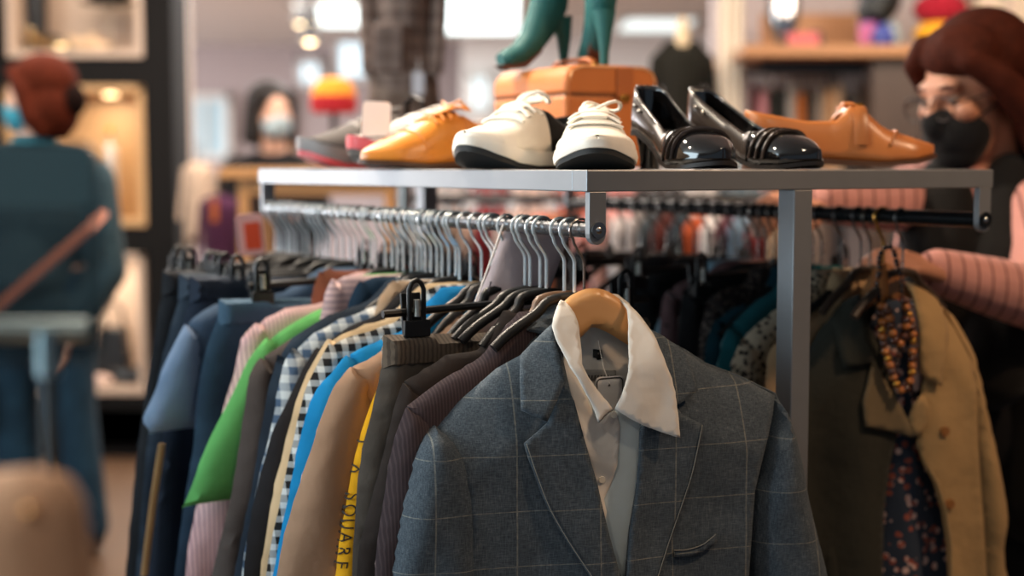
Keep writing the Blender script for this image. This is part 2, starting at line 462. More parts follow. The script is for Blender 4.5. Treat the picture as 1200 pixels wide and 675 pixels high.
# ================================================================== GARMENTS ON THE RAILS
def gframe(s, rail, yaw): return Frame(shelf(s, RB1 if rail == 1 else RB2, RZ), SA+yaw)
def clip_mono(p):
    out = [p[0]]
    for q in p[1:]:
        if q[1] < out[-1][1] - .001: out.append(q)
    return out
def garment(name, label, cat, s, contour, mat, kind='top', rail=1, yaw=0.0, T=.016, hem=-.72, tip=None, sleeve_w=.11, sleeve_end=-.62,
            neck=.06, parts=(), step=.014, fold=(.006, 55), group=None, ztop=-.078, collar=None, sleeve_mat=None, cuff=None, seed=None, asym=1.0):
    """contour: left outline in photo pixels from the neck down; it is carried onto the garment's own hanging plane"""
    F = gframe(s, rail, yaw)
    c = [tuple(x) for x in F.line(contour)]
    ph = (seed if seed is not None else s*37) % 6.28
    t = root(name, label, cat, F.o, F.ang, group)
    fo = drape(fold[0], fold[1], ph, -.12, .3, 6)
    if kind == 'top':
        i = tip if tip is not None else max(1, len(c)//2)
        ctop = [(-neck, ztop)] + [p for p in c[:i+1] if p[0] < -neck-.005]
        tx, tz = c[i]
        bx = min(tx+.015, -.10)
        bodyL = ctop + [(bx, tz-.16), (bx-.01, -.45), (bx-.015, hem)]
        bodyR = [(-x*asym, z) for x, z in bodyL]
        poly = bodyL + bodyR[::-1]
        puffy(poly, T, .03, fold=fo, step=step).build('body', mat, t, sm=3)
        outer = clip_mono(c[i:])
        lx, lz = outer[-1]; px_, pz = outer[-2] if len(outer) > 1 else (lx+.02, lz+.1)
        sl = max(-.02, min(.5, (px_-lx)/max(.01, pz-lz)))
        if lz > sleeve_end: outer = outer + [(lx - sl*(lz-sleeve_end)*.35, sleeve_end)]
        else:
            outer = [p for p in outer if p[1] > sleeve_end] + [(lx, sleeve_end)]
        outer = smooth_line(outer, 3)
        inner = []
        for k, (x, z) in enumerate(outer):
            f = min(1, max(0, (outer[0][1]-z)/.14)); w = (.03 + (sleeve_w-.03)*f)
            inner.append((x+w, z-.015*(1-f)))
        sp = outer + inner[::-1]
        fs = drape(fold[0]*.8, fold[1]*1.3, ph+2, outer[0][1], .3, 9)
        for sgn in (1, -1):
            pl = sp if sgn == 1 else [(-x*asym, z) for x, z in sp][::-1]
            so = puffy(pl, T*1.25, .04, w0=.002, fold=fs, step=step).build('sleeve', sleeve_mat or mat, t, sm=1)
            if cuff and sgn == 1:
                q = [outer[-1], inner[-1]]; h = cuff[1]
                puffy([(q[0][0]-.003, sleeve_end-.004), (q[0][0]-.001, sleeve_end+h), (q[1][0]+.001, sleeve_end+h), (q[1][0]+.003, sleeve_end-.004)], T*1.3+.002, .02, w0=.002, step=step).build('cuff', cuff[0], so)
        if collar:
            for sgn in (1, -1):
                q = [(-.062, -.068), (-.075, -.095), (-.05, -.15), (-.008, -.125), (-.03, -.09)]
                if sgn == -1: q = [(-x, z) for x, z in q][::-1]
                puffy(q, .004, .008, w0=T+.008, step=.008).build('collar', collar, t, sm=1)
    else:
        x0, z0 = c[0]
        left = smooth_line(clip_mono(c), 2)
        lx, lz = left[-1]
        if lz > hem: left = left + [(lx-.005, hem)]
        right = [(-x*asym, z) for x, z in left]
        crotch = [(.012, hem), (.006, -.52), (0, -.46), (-.006, -.52), (-.012, hem)] if kind == 'trousers' else []
        top = [(x0*.4, z0-.006), (-x0*.4*asym, z0-.006)]
        poly = left + crotch[::-1] + right[::-1] + top[::-1]
        puffy(poly, T, .025, fold=fo, step=step).build('legs' if kind == 'trousers' else 'body', mat, t, sm=1)
        if 'band' in parts:
            wb = [(x0-.004, z0+.002), (x0-.006, z0-.038), (0, z0-.046), (-x0+.006, z0-.038), (-x0+.004, z0+.002), (0, z0-.006)]
            bo = puffy(wb, T+.004, .012, step=.008, fold=lambda x, z: .0016*math.sin(x*420)).build('waistband', cuff[0] if cuff else mat, t)
    t['_frame'] = 0
    del t['_frame']
    return t, F, c

G = fabric
black_h = 'black plastic hanger with steel hook carrying the '
# ---- front to back along the left rail -------------------------------------------------
LEFT = [
 # name, label, category, short, s, contour, material, kw, hanger kind
 ('blazer', 'dark brown-black herringbone blazer directly behind the grey checked suit jacket', 'jacket', 'herringbone blazer', .075,
  [(645,350),(612,385),(560,417),(515,443),(474,474),(458,522),(447,590),(436,675)], G('#3a3033','vstripe','#4a3e40',f1=260,f2=200,duty=.4,wr=.2), dict(tip=4, T=.015, sleeve_w=.12, ztop=-.092, step=.009), 'wood'),
 ('coat', 'dark brown coat with turned-up collar between blazer and grey cargo trousers', 'jacket', 'dark brown coat', .115,
  [(600,370),(560,408),(520,414),(470,446),(459,480),(446,534),(425,620),(416,675)], G('#2e2724','plain',wr=.5), dict(tip=3, T=.013, ztop=-.095, step=.009), 'plastic'),
 ('trousers', 'grey-brown cargo trousers with gathered elastic waist on black clip hanger', 'trousers', 'grey-brown cargo trousers', .165,
  [(452,394),(451,410),(444,436),(430,498),(419,560),(411,675)], G('#4b453f','plain',wr=.6,var=.25), dict(kind='trousers', T=.014, parts=('band',), cuff=(G('#5d5247','vstripe','#443b34',f1=170,duty=.45),0)), 'clip'),
 ('sweatshirt', 'mustard yellow sweatshirt with black letters running down its sleeve', 'sweatshirt', 'yellow sweatshirt', .20,
  [(575,392),(520,408),(462,432),(441,452),(431,476),(417,524),(404,585),(390,675)], G('#e2a51c','plain',wr=.2,var=.08), dict(tip=3, T=.012, sleeve_w=.05, ztop=-.135, step=.009), 'plastic'),
 ('jacket', 'tan brown cotton jacket hanging between yellow and bright blue shirts', 'jacket', 'tan cotton jacket', .235,
  [(560,375),(500,392),(446,408),(410,428),(397,443),(383,465),(353,552),(324,675)], G('#9a7a62','plain',wr=.35,var=.1), dict(tip=3, T=.018, sleeve_w=.15, fold=(.01,40), ztop=-.11, step=.010), 'plastic'),
 ('shirt', 'bright azure blue shirt hanging left of the tan jacket', 'shirt', 'azure blue shirt', .275,
  [(530,365),(470,384),(436,396),(404,414),(385,437),(361,470),(342,548),(317,675)], G('#1480bb','plain',wr=.4), dict(tip=3, T=.014), 'plastic'),
 ('shirt', 'black and white gingham shirt showing as a narrow strip beside azure shirt', 'shirt', 'black and white gingham shirt', .305,
  [(520,355),(460,376),(420,386),(384,400),(368,430),(354,460),(342,512),(327,583),(307,675)], G('#24211f','check','#d9d3c8',f1=60,f2=60,duty=.45), dict(tip=3, T=.012), 'plastic'),
 ('shirt', 'cream beige shirt edge between gingham and black shirts', 'shirt', 'cream beige shirt', .335,
  [(510,352),(450,372),(414,380),(383,394),(367,420),(353,447),(338,490),(321,567),(308,640),(302,675)], G('#cdb28d','plain'), dict(tip=3, T=.012), 'plastic'),
 ('shirt', 'black shirt hanging left of the cream beige one', 'shirt', 'black shirt', .365,
  [(500,348),(440,366),(404,380),(370,405),(357,424),(330,479),(315,510),(297,583),(282,675)], G('#1d1b1d','plain'), dict(tip=3, T=.014), 'plastic'),
 ('shirt', 'blue and white checked shirt with pale grid on its shoulder', 'shirt', 'blue and white checked shirt', .40,
  [(490,338),(440,354),(396,371),(366,386),(341,406),(329,430),(322,465),(316,500),(300,560),(282,675)], G('#4b5f78','check','#cdd2d2',f1=48,f2=48,duty=.5), dict(tip=4, T=.014, collar=None), 'plastic'),
 ('shirt', 'dark navy denim shirt behind the blue and white checked one', 'shirt', 'navy denim shirt', .435,
  [(480,334),(430,350),(385,363),(350,384),(323,413),(313,451),(304,500),(295,557),(272,675)], G('#161f2a','denim','#2c3c4b'), dict(tip=4, T=.016), 'plastic'),
 ('sweater', 'charcoal brown sweater hanging right of the bright green top', 'sweater', 'charcoal brown sweater', .48,
  [(470,340),(420,360),(375,377),(338,393),(304,417),(290,440),(282,493),(270,575),(245,675)], G('#453c38','plain',wr=.2), dict(tip=4, T=.018), 'plastic'),
 ('t_shirt', 'bright green short-sleeved t-shirt', 't-shirt', 'bright green t-shirt', .525,
  [(460,335),(420,345),(382,355),(339,374),(311,394),(289,420),(272,458),(243,515),(213,590)], G('#63ad60','plain',wr=.3,var=.08), dict(tip=4, T=.012, sleeve_end=None, hem=-.55, sleeve_w=.13, fold=(.004,40)), 'plastic'),
 ('shirt', 'pale pink ribbed shirt whose striped sleeve shows beneath the green sleeve', 'shirt', 'pale pink ribbed shirt', .565,
  [(450,330),(410,340),(384,349),(332,357),(298,376),(281,397),(272,437),(259,480),(228,597),(214,675)], G('#d6aeae','vstripe','#a57f86',f1=170,duty=.35), dict(tip=4, T=.013, sleeve_w=.09), 'plastic'),
 ('jeans', 'mid-blue jeans with plaid-lined waist clipped beside pink shirt', 'jeans', 'mid-blue jeans', .615,
  [(259,352),(256,364),(247,388),(236,422),(228,480),(226,520),(214,600),(202,675)], G('#1a2c3c','denim','#36536a'), dict(kind='trousers', T=.014, parts=('band',), cuff=(G('#3d566a','denim','#22384c'),0)), 'clip'),
 ('shirt', 'light denim shirt with pale blue sleeve hanging in the left cluster', 'shirt', 'light denim shirt', .67,
  [(330,340),(290,345),(250,352),(232,362),(215,378),(193,422),(178,460),(165,490),(172,505)], G('#2f4258','denim','#62748a'), dict(tip=4, T=.014, sleeve_end=None, sleeve_w=.1, sleeve_mat=G('#7287a3','denim','#8d9bb0')), 'plastic'),
 ('trousers', 'navy trousers with a tan stripe down the outer seam', 'trousers', 'navy striped-seam trousers', .72,
  [(226,325),(222,350),(208,390),(200,430),(190,500),(176,600),(166,675)], G('#161f2c','denim','#232f40'), dict(kind='trousers', T=.013, parts=('band',)), 'clip'),
 ('jeans', 'faded grey-blue jeans second from the far left end', 'jeans', 'faded grey-blue jeans', .775,
  [(213,322),(208,350),(196,390),(184,440),(172,520),(163,600),(156,675)], G('#222b36','denim','#44525f'), dict(kind='trousers', T=.013, parts=('band',)), 'clip'),
 ('jeans', 'black jeans at the far left end of the rail', 'jeans', 'black jeans', .83,
  [(193,318),(187,350),(178,400),(170,450),(161,520),(154,600),(146,675)], G('#191a1d','denim','#2b2e33'), dict(kind='trousers', T=.013, parts=('band',)), 'clip'),
 ('blouse', 'small brown blouse with shoulder showing above the pink shirt', 'blouse', 'small brown blouse', .60,
  [(440,298),(412,302),(390,307),(372,316),(366,335),(362,360),(355,420),(350,470)], G('#7b4a38','plain'), dict(tip=3, T=.010, sleeve_end=-.4, hem=-.5, sleeve_w=.06), 'plastic'),
 ('blouse', 'small pink and white pinstriped blouse shoulder above the green t-shirt', 'blouse', 'small pinstriped blouse', .505,
  [(460,316),(425,319),(404,320),(388,324),(379,345),(372,380),(366,430),(360,470)], G('#d8b9b7','hstripe','#a98d94',f1=110,duty=.35), dict(tip=3, T=.010, sleeve_end=-.4, hem=-.5, sleeve_w=.06), 'plastic'),
 ('blouse', 'small navy blouse shoulder right of the pinstriped one', 'blouse', 'small navy blouse', .46,
  [(480,320),(452,321),(436,322),(420,327),(409,346),(402,380),(396,430)], G('#20364a','plain'), dict(tip=3, T=.010, sleeve_end=-.4, hem=-.5, sleeve_w=.06), 'plastic'),
 ('blouse', 'small beige blouse with pale edge beside the lilac cloth', 'blouse', 'small beige blouse', .385,
  [(530,318),(500,319),(480,321),(460,326),(442,348),(434,380),(428,430)], G('#c6a98c','plain'), dict(tip=3, T=.010, sleeve_end=-.4, hem=-.5, sleeve_w=.06), 'plastic'),
]
hang_at = {}
for nm, lb, ct, short, s, con, mt, kw, hk in LEFT:
    kw = dict(kw)
    if 'sleeve_end' in kw and kw['sleeve_end'] is None:
        kw['sleeve_end'] = gframe(s, 1, 0).uv(*con[-1])[1] - .004
    kw.setdefault('asym', .8)
    t, F, c = garment(nm, lb, ct, s, con, mt, **kw)
    hang_at[short] = (t, F, c)
    if hk == 'clip': hanger(s, 1, 0, 'clip', 'black clip hanger with steel hook holding the ' + short)
    else: hanger(s, 1, 0, 'plastic', ('brown wooden' if hk == 'wood' else 'black plastic') + ' hanger with steel hook carrying the ' + short,
                 hmat=wood('#5a4230', '#6d503a') if hk == 'wood' else None, hw=.145 if s > .24 else .085, drop=.05, name='wooden_hanger' if hk == 'wood' else None)
# empty hangers whose steel hooks crowd the rail
k = 0
used = [g[4] for g in LEFT]
for i in range(40):
    s = .055 + i*.0245
    if min(abs(s-u) for u in used) < .011: continue
    if .155 < s < .225: continue
    hanger(s + random.uniform(-.004, .004), 1, random.uniform(-.12, .12), 'plastic' if (i % 3 or s < .6) else 'clip',
           ('bare black hanger with silver hook crowded among the garments on the left rail' if (i % 3 or s < .6) else 'bare black clip hanger with silver hook crowded on the left rail'),
           hw=.10, drop=.045, group='bare black hangers' if (i % 3 or s < .6) else 'bare black clip hangers')
# pocket line on tan jacket, leg stripe, sweatshirt lettering
t, F, c = hang_at['navy striped-seam trousers']
pts = [F.uv(x, y, .016) for x, y in [(190,520),(186,545),(180,585),(173,640),(169,675)]]
MB().tube([(u, -.0165, v) for u, v in pts], .0055, 8, flat=.3, up=(0, 1, 0)).build('seam_stripe', G('#b08a5e', 'plain'), t)
t, F, c = hang_at['yellow sweatshirt']
lp = smooth_line([F.uv(x, y) for x, y in [(431,476),(424,500),(417,524),(411,555),(404,585),(397,630),(390,675)]], 12)
ez = np.array([q[1] for q in lp][::-1]); ex = np.array([q[0] for q in lp][::-1])
msg = 'Y X SQUARE'; z0_, z1_ = F.uv(424, 508)[1], F.uv(392, 668)[1]
for i, chx in enumerate(msg):
    if chx == ' ': continue
    cu = bpy.data.curves.new('letter', 'FONT'); cu.body = chx; cu.size = .019; cu.extrude = .0; cu.align_x = 'CENTER'; cu.align_y = 'CENTER'; cu.fill_mode = 'FRONT'
    tmp = bpy.data.objects.new('letter_curve', cu); COL.objects.link(tmp)
    me = bpy.data.meshes.new_from_object(tmp.evaluated_get(bpy.context.evaluated_depsgraph_get())); bpy.data.objects.remove(tmp)
    bm = bmesh.new(); bm.from_mesh(me); bmesh.ops.triangulate(bm, faces=bm.faces)
    bmesh.ops.subdivide_edges(bm, edges=[e for e in bm.edges if e.calc_length() > .003], cuts=3)
    zc = z0_ + (z1_-z0_)*(i+.5)/len(msg); sl_ = (np.interp(zc+.01, ez, ex)-np.interp(zc-.01, ez, ex))/.02
    for vv in bm.verts:                       # letters run down the sleeve and wrap round its rounded edge
        xx, zz = vv.co.y, zc - vv.co.x
        d = xx + .004; dd = min(abs(d), .04)
        w = .015*math.sqrt(max(0, 1-(1-dd/.04)**2)); sg = 1 if d >= 0 else -1
        vv.co = (np.interp(zz, ez, ex) + dd - .0006, -(.002 + sg*w) - sg*.0022, zz)
    bm.to_mesh(me); bm.free(); me.materials.clear(); me.materials.append(plain('#1c1610', .8))
    o = bpy.data.objects.new('letter', me); COL.objects.link(o); o.parent = t

# lilac-grey trousers folded over their hanger near the front of the rail
F = gframe(.20, 1, -.10)
q = F.line([(592,262),(640,270),(668,276),(650,330),(626,392),(540,396),(552,370),(572,318)])
t = root('folded_trousers', 'lilac-grey trousers with white edge folded over a hanger near the rail front', 'trousers', F.o, F.ang)
puffy(q, .006, .01, fold=drape(.004, 50, 1, 0, .1), step=.008).build('cloth', G('#c6b6b9', 'plain', var=.06), t, sm=1)
e = F.line([(590,263),(571,318),(551,370),(540,394)], .008)
MB().tube([(u, -.007, v) for u, v in smooth_line(e)], .0012, 6).build('edge_trim', G('#e0d6cf', 'plain'), t)
e = F.line([(576,330),(571,352),(569,368)], .01)
MB().tube([(u, -.008, v) for u, v in e], .0012, 6).build('pocket_slit', plain('#4a4146', .8), t)
# ================================================================== THE SUIT JACKET IN FRONT
HJ = math.radians(17)
HO = shelf(.030, RB1, RZ)
FJ = Frame(HO, HJ)
m_suit = fabric('#28323c', 'pane', '#c4bda8', var=.10, weave=1100, bump=.5, wr=.25, f1=10.6, f2=16, duty=.018, fleck=.085)
_N = m_suit
ridgeL = [(720,368),(700,369),(660,374),(644,382),(609,414),(580,430),(540,465),(507,497),(483,517)]
ridgeR = [(720,368),(740,372),(767,392),(804,412),(827,427),(867,442),(908,462),(919,487)]
rl = sorted(FJ.line(ridgeL) + FJ.line(ridgeR)[1:])
_ru = np.array([p[0] for p in rl]); _rv = np.array([p[1] for p in rl])
def ridge(u): return float(np.interp(u, _ru, _rv))
def wr(u, v, k=1.0):
    n = noise.noise((u*9, v*6, 1.3))*.005 + noise.noise((u*22, v*14, 4.1))*.0022
    return n*k*min(1, max(0, (ridge(u)-v)/.08))
def wbody(u, v):
    d = max(0.0, ridge(u)-v)
    return .046*math.sqrt(min(1, d/.085)) + .012*min(1, d/.3)*(1-min(1, abs(u)/.22)) + wr(u, v)
def wback(u, v):
    d = max(0.0, ridge(u)-v); return -.04*math.sqrt(min(1, d/.085)) - .005
def px_poly(F, pts, wf, it=4):
    out = []
    for x, y in pts:
        w = 0.0
        for _ in range(it):
            u, v = F.uv(x, y, w); w = wf(u, v)
        out.append(F.uv(x, y, w))
    return out
jk = root('suit_jacket', 'blue-grey windowpane-checked suit jacket over a white shirt, facing the front', 'jacket', FJ.o, FJ.ang)
tcol = fabric('#5b636a', 'plain')
def piece(name, pts, wf, mat, parent, solid=.0025, step=.007, sm=0):
    q = px_poly(FJ, densify(pts, 6), wf)
    return sheet(q, wf, step).build(name, mat, parent, solid=solid, off=-1, sm=sm, face=True)
HEM = 1150      # well below the frame
# back of the jacket
piece('back_panel', ridgeL[::-1] + ridgeR[1:] + [(915,620),(925,800),(935,HEM),(470,HEM),(490,800),(500,620)], wback, m_suit, jk, step=.014)
# fronts (shoulder, armhole seam, side, opening edge under the lapel)
wfr = lambda u, v: wbody(u, v)
frontL = [(655,400),(644,383),(609,415),(580,431),(540,466),(507,498),(516,508),(529,527),(543,552),(552,584),(554,620),(550,700),(530,800),(520,HEM),(752,HEM),(748,900),(738,760),(728,676),(712,620),(700,566),(686,518),(670,465)]
frontR = [(767,392),(804,412),(827,427),(867,442),(908,463),(906,483),(900,513),(892,545),(885,575),(882,612),(876,700),(890,800),(905,HEM),(738,HEM),(734,760),(733,676),(738,620),(745,580),(750,538),(752,500),(770,450)]
piece('front_panel', frontL, wfr, m_suit, jk)
piece('front_panel', frontR, lambda u, v: wbody(u, v)-.0035, m_suit, jk)
# lapels and collar lie on the fronts
def lift(h, roll=None):
    return lambda u, v: wbody(u, v) + h
lapL = [(642,496),(615,520),(620,538),(627,556),(634,577),(643,597),(654,617),(666,637),(692,676),(708,700),(722,728),(733,745),(731,700),(727,675),(713,622),(700,568),(686,519),(673,470),(660,445),(652,470)]
lapR = [(800,486),(823,497),(824,505),(819,525),(813,551),(807,572),(800,592),(793,612),(786,632),(772,676),(757,712),(742,742),(736,720),(735,676),(739,622),(746,582),(750,538),(751,504),(766,470),(785,466)]
wl = lambda u, v: wbody(u, v)+.0055
piece('lapel', lapL, wl, m_suit, jk, solid=.004, step=.006)
piece('lapel', lapR, wl, m_suit, jk, solid=.004, step=.006)
def wcol(u, v):
    d = max(0.0, ridge(u)+.012-v)
    return .050*math.sqrt(min(1, d/.085)) + .008 + .012*min(1, d/.3)*(1-min(1, abs(u)/.22))
colL = [(648,374),(632,390),(609,417),(609,440),(611,480),(625,487),(641,494),(652,472),(662,447),(656,420),(650,395)]
colR = [(759,384),(778,394),(804,414),(812,435),(818,458),(808,465),(797,473),(783,474),(762,470),(770,440),(766,410)]
piece('collar', colL, wcol, m_suit, jk, solid=.004, step=.006)
piece('collar', colR, wcol, m_suit, jk, solid=.004, step=.006)
# collar band round the back of the neck
bandp = [(.050*math.sin(a), .035*math.cos(a), -.112+.022*max(0, math.cos(a))-.012*abs(math.sin(a))) for a in [math.radians(d) for d in range(-75, 76, 10)]]
MB().tube(bandp, .016, 8, flat=.16, up=(0, -.3, 1)).build('collar_band', m_suit, jk)
# sleeves
def sleeve_poly(outer, inner): return px_poly(FJ, outer + inner[::-1], lambda u, v: 0.0)
outL = [(507,494),(494,501),(483,516),(474,541),(467,568),(459,602),(453,636),(448,676),(440,760),(432,900),(428,1040)]
inL = [(526,506),(543,525),(557,550),(566,582),(568,620),(563,660),(556,700),(548,760),(540,900),(532,1040)]
outR = [(907,460),(919,487),(930,523),(939,568),(948,609),(957,645),(964,676),(976,760),(988,900),(992,1040)]
inR = [(900,482),(888,512),(878,545),(870,575),(866,609),(866,645),(870,676),(880,760),(890,900),(896,1040)]
def sfold(ph):
    return lambda x, z: .0035*math.sin(x*70+z*16+ph)*min(1, max(0, (-.2-z)/.12)) + noise.noise((x*16, z*10, ph))*.005 + noise.noise((x*40, z*25, ph))*.0018
def sleeve_h(a, b, fold):
    q = sleeve_poly(smooth_line(a, 3), smooth_line(b, 3))
    return puffy(q, .047, .034, w0=.003, fold=fold, step=.007)
sl = sleeve_h(outL, inL, sfold(.4)).build('sleeve', m_suit, jk, sm=1)
sr = sleeve_h(outR, inR, sfold(2.2)).build('sleeve', m_suit, jk, sm=1)
# seams, pocket welt, edge stitching as fine raised threads
m_seam = fabric('#7d7c76', 'plain')
def thread(pts, wf, r, name, mat, parent=None):
    q = [(x, y) for x, y in smooth_line(pts, 5)]
    out = []
    for x, y in q:
        u, v = px_poly(FJ, [(x, y)], wf)[0]; out.append((u, -wf(u, v), v))
    return MB().tube(out, r, 6).build(name, mat, parent or jk)
welt = [(790,645),(805,645),(822,640),(833,632),(839,626),(841,634),(834,640),(822,648),(806,653),(791,653)]
piece('pocket_welt', welt, lambda u, v: wbody(u, v)+.002, m_suit, jk, solid=.003, step=.005)
thread([(790,645),(806,644),(822,639),(832,632),(839,626)], lambda u, v: wbody(u, v)+.003, .0006, 'pocket_edge', m_seam)
thread([(617,520),(629,556),(645,597),(668,637),(694,676)], lambda u, v: wbody(u, v)+.0065, .0005, 'lapel_edge', m_seam)
thread([(823,498),(812,551),(799,592),(785,632),(771,676)], lambda u, v: wbody(u, v)+.0065, .0005, 'lapel_edge', m_seam)

# ------------------------------------------------------------------ white shirt
m_white = fabric('#cfc9c1', 'plain', var=.05, weave=1200, bump=.15, wr=.45)
m_white2 = fabric('#c9d3d3', 'plain', var=.05, wr=.3)
sh = root('dress_shirt', 'white dress shirt with open collar inside the checked suit jacket', 'shirt', FJ.o, FJ.ang)
wyoke = lambda u, v: -.022 + .2*max(0, (-.16-v))*.12
piece('back_yoke', [(660,352),(676,345),(700,342),(724,345),(738,356),(752,400),(760,470),(745,520),(690,520),(676,470),(664,420)], wyoke, m_white, sh, step=.008)
def wshirt(u, v):
    d = max(0.0, ridge(u)-v)
    return .040*math.sqrt(min(1, d/.10)) + .002 + noise.noise((u*30, v*12, 7.7))*.004
def wplk(u, v): return wshirt(u, v) + .004 + .003*math.sin(v*95+u*60)
piece('front', [(662,405),(676,440),(690,470),(704,497),(719,482),(735,470),(748,470),(762,480),(764,560),(757,620),(752,720),(748,HEM),(700,HEM),(700,760),(690,650),(676,560),(664,500),(655,450)], wshirt, m_white2, sh, step=.007)
piece('placket', [(662,412),(676,440),(690,470),(702,496),(713,484),(722,480),(728,500),(726,526),(724,546),(716,570),(708,585),(712,600),(708,620),(700,616),(692,590),(684,556),(674,515),(664,470),(656,440)], wplk, m_white, sh, step=.006, sm=1)
for px, py in ((705, 562), (719, 486)):
    u, v = px_poly(FJ, [(px, py)], wplk)[0]
    bt = MB(); bt.tube([(u, -wplk(u, v)-.0002, v), (u, -wplk(u, v)-.0022, v)], [.0042, .0038], 12)
    bt.build('button', plain('#cfc7b8', .3), sh)
# collar leaves: stand up at the neck, fall forward to the points
_vt = FJ.uv(690, 352)[1]
def wcl(u, v):
    d = max(0.0, _vt - v)
    return -.004 + .056*math.sqrt(min(1, (d+.002)/.075)) + .018*min(1, d/.16) + noise.noise((u*35, v*20, 2.2))*.003
cR = [(726,349),(731,352),(737,355),(745,363),(753,372),(767,392),(776,412),(782,428),(788,443),(792,459),(796,490),(798,514),(786,511),(775,507),(753,499),(736,490),(727,484),(719,479),(727,465),(733,450),(736,437),(737,420),(736,403),(736,380),(735,362)]
cL = [(657,350),(663,353),(668,358),(674,367),(678,377),(681,398),(682,412),(683,427),(690,442),(704,460),(719,479),(709,487),(701,496),(697,483),(692,471),(684,456),(676,442),(668,430),(661,416),(654,402),(649,390),(646,381),(648,370),(652,358)]
c1 = piece('collar', cR, wcl, m_white, sh, solid=.0022, step=.006, sm=1)
c2 = piece('collar', cL, wcl, m_white, sh, solid=.0022, step=.006, sm=1)
# collar stand behind the hanger
piece('collar_stand', [(657,352),(666,347),(680,344),(700,343),(722,346),(732,352),(735,372),(715,366),(698,364),(676,367),(664,372)], lambda u, v: -.030, m_white, sh)
# woven neck label, size strip
def flat_px(name, pts, wf, mat, parent, solid=.0006): return piece(name, pts, wf, mat, parent, solid=solid, step=.006)
wlab = lambda u, v: wyoke(u, v)+.0015
lab = flat_px('neck_label', [(695,409),(705,410),(706,421),(700,422),(699,420),(695,419)], wlab, plain('#14120f', .8), sh)
u, v = FJ.uv(701, 414, -.02)
lo = MB().box((u, -wlab(u, v)-.0012, v), (.0018, .0004, .0024)).build('mark', plain('#6d655c', .8), lab, smooth=False)
st = flat_px('size_strip', [(682,433),(722,434),(722,446),(682,446)], wlab, plain('#8f8c88', .8), sh)
for i in range(9):
    u, v = FJ.uv(686+i*3.7, 441.5, -.02)
    MB().box((u, -wlab(u, v)-.0011, v), (.0020, .0004, .0040), ry=random.uniform(-.3, .3)).build('print', plain('#4c4a48', .8), st, smooth=False)
# price tag hanging inside the collar
pt = root('price_tag', 'white rounded price tag with dark outline inside the white collar', 'price tag', FJ.o, FJ.ang)
wt = lambda u, v: .004 + (v+.2)*.05
def rrect(cx, cy, w, h, r, rot=0, n=5):
    out = []
    for sx, sy, a0 in ((1, 1, 0), (-1, 1, 90), (-1, -1, 180), (1, -1, 270)):
        for k in range(n+1):
            a = math.radians(a0 + 90*k/n); out.append((sx*(w/2-r)+r*math.cos(a), sy*(h/2-r)+r*math.sin(a)))
    c, s = math.cos(rot), math.sin(rot)
    return [(cx+x*c-y*s, cy+x*s+y*c) for x, y in out]
tc = FJ.uv(714.5, 463, .004)
pxm = abs(FJ.uv(720, 463)[0]-FJ.uv(710, 463)[0])/10
sheet(rrect(tc[0], tc[1], 34*pxm, 42*pxm, 6*pxm, .03), wt, .008).build('card', plain('#cfcac6', .5), pt, solid=.001, face=True)
ro, ri = rrect(tc[0], tc[1], 31*pxm, 39*pxm, 5*pxm, .03), rrect(tc[0], tc[1], 28.6*pxm, 36.6*pxm, 4*pxm, .03)
rg = MB(); n = len(ro)
rg.add([(x, -wt(x, z)-.0006, z) for x, z in ro+ri], [(k, (k+1) % n, n+(k+1) % n, n+k) for k in range(n)])
rg.build('border', plain('#3b3733', .6), pt, solid=.0004, smooth=False, face=True)
u, v = FJ.uv(713.5, 451, .004)
MB().add([(u-.0016, -wt(u, v)-.0008, v-.0012), (u+.0016, -wt(u, v)-.0008, v-.0012), (u, -wt(u, v)-.0008, v+.0018)], [(0, 1, 2)]).build('mark', plain('#3b3733', .6), pt, solid=.0004, smooth=False, face=True)
MB().tube([(u, -wt(u, v)-.001, v+.002), (u-.004, .004, v+.02), (u-.006, .016, v+.05)], .0005, 5).build('loop', plain('#e4e0da', .4), pt)

# ------------------------------------------------------------------ its wooden hanger
wh = root('wooden_hanger', 'pale wooden hanger in the neck of the white shirt and checked jacket', 'hanger', FJ.o, FJ.ang)
up = [(560,505),(600,458),(640,404),(654,368),(664,352),(677,343),(693,338),(709,340),(724,348),(738,362),(760,396),(810,446),(870,490)]
lo = [(872,500),(812,460),(764,414),(748,406),(736,404),(717,392),(698,384),(690,388),(682,396),(668,404),(648,424),(604,474),(564,516)]
q = FJ.line(smooth_line(up, 3) + smooth_line(lo, 3), .006)
m_hang = wood('#c98f58', '#dba66c', .35, 'X', 5)
puffy(q, .009, .012, w0=.002, step=.006).build('body', m_hang, wh)
hk = hook_mb(neck=-.07, off=.002, r=.0016, R=.0135).build('hook', metal('#9c9188', .25), wh)
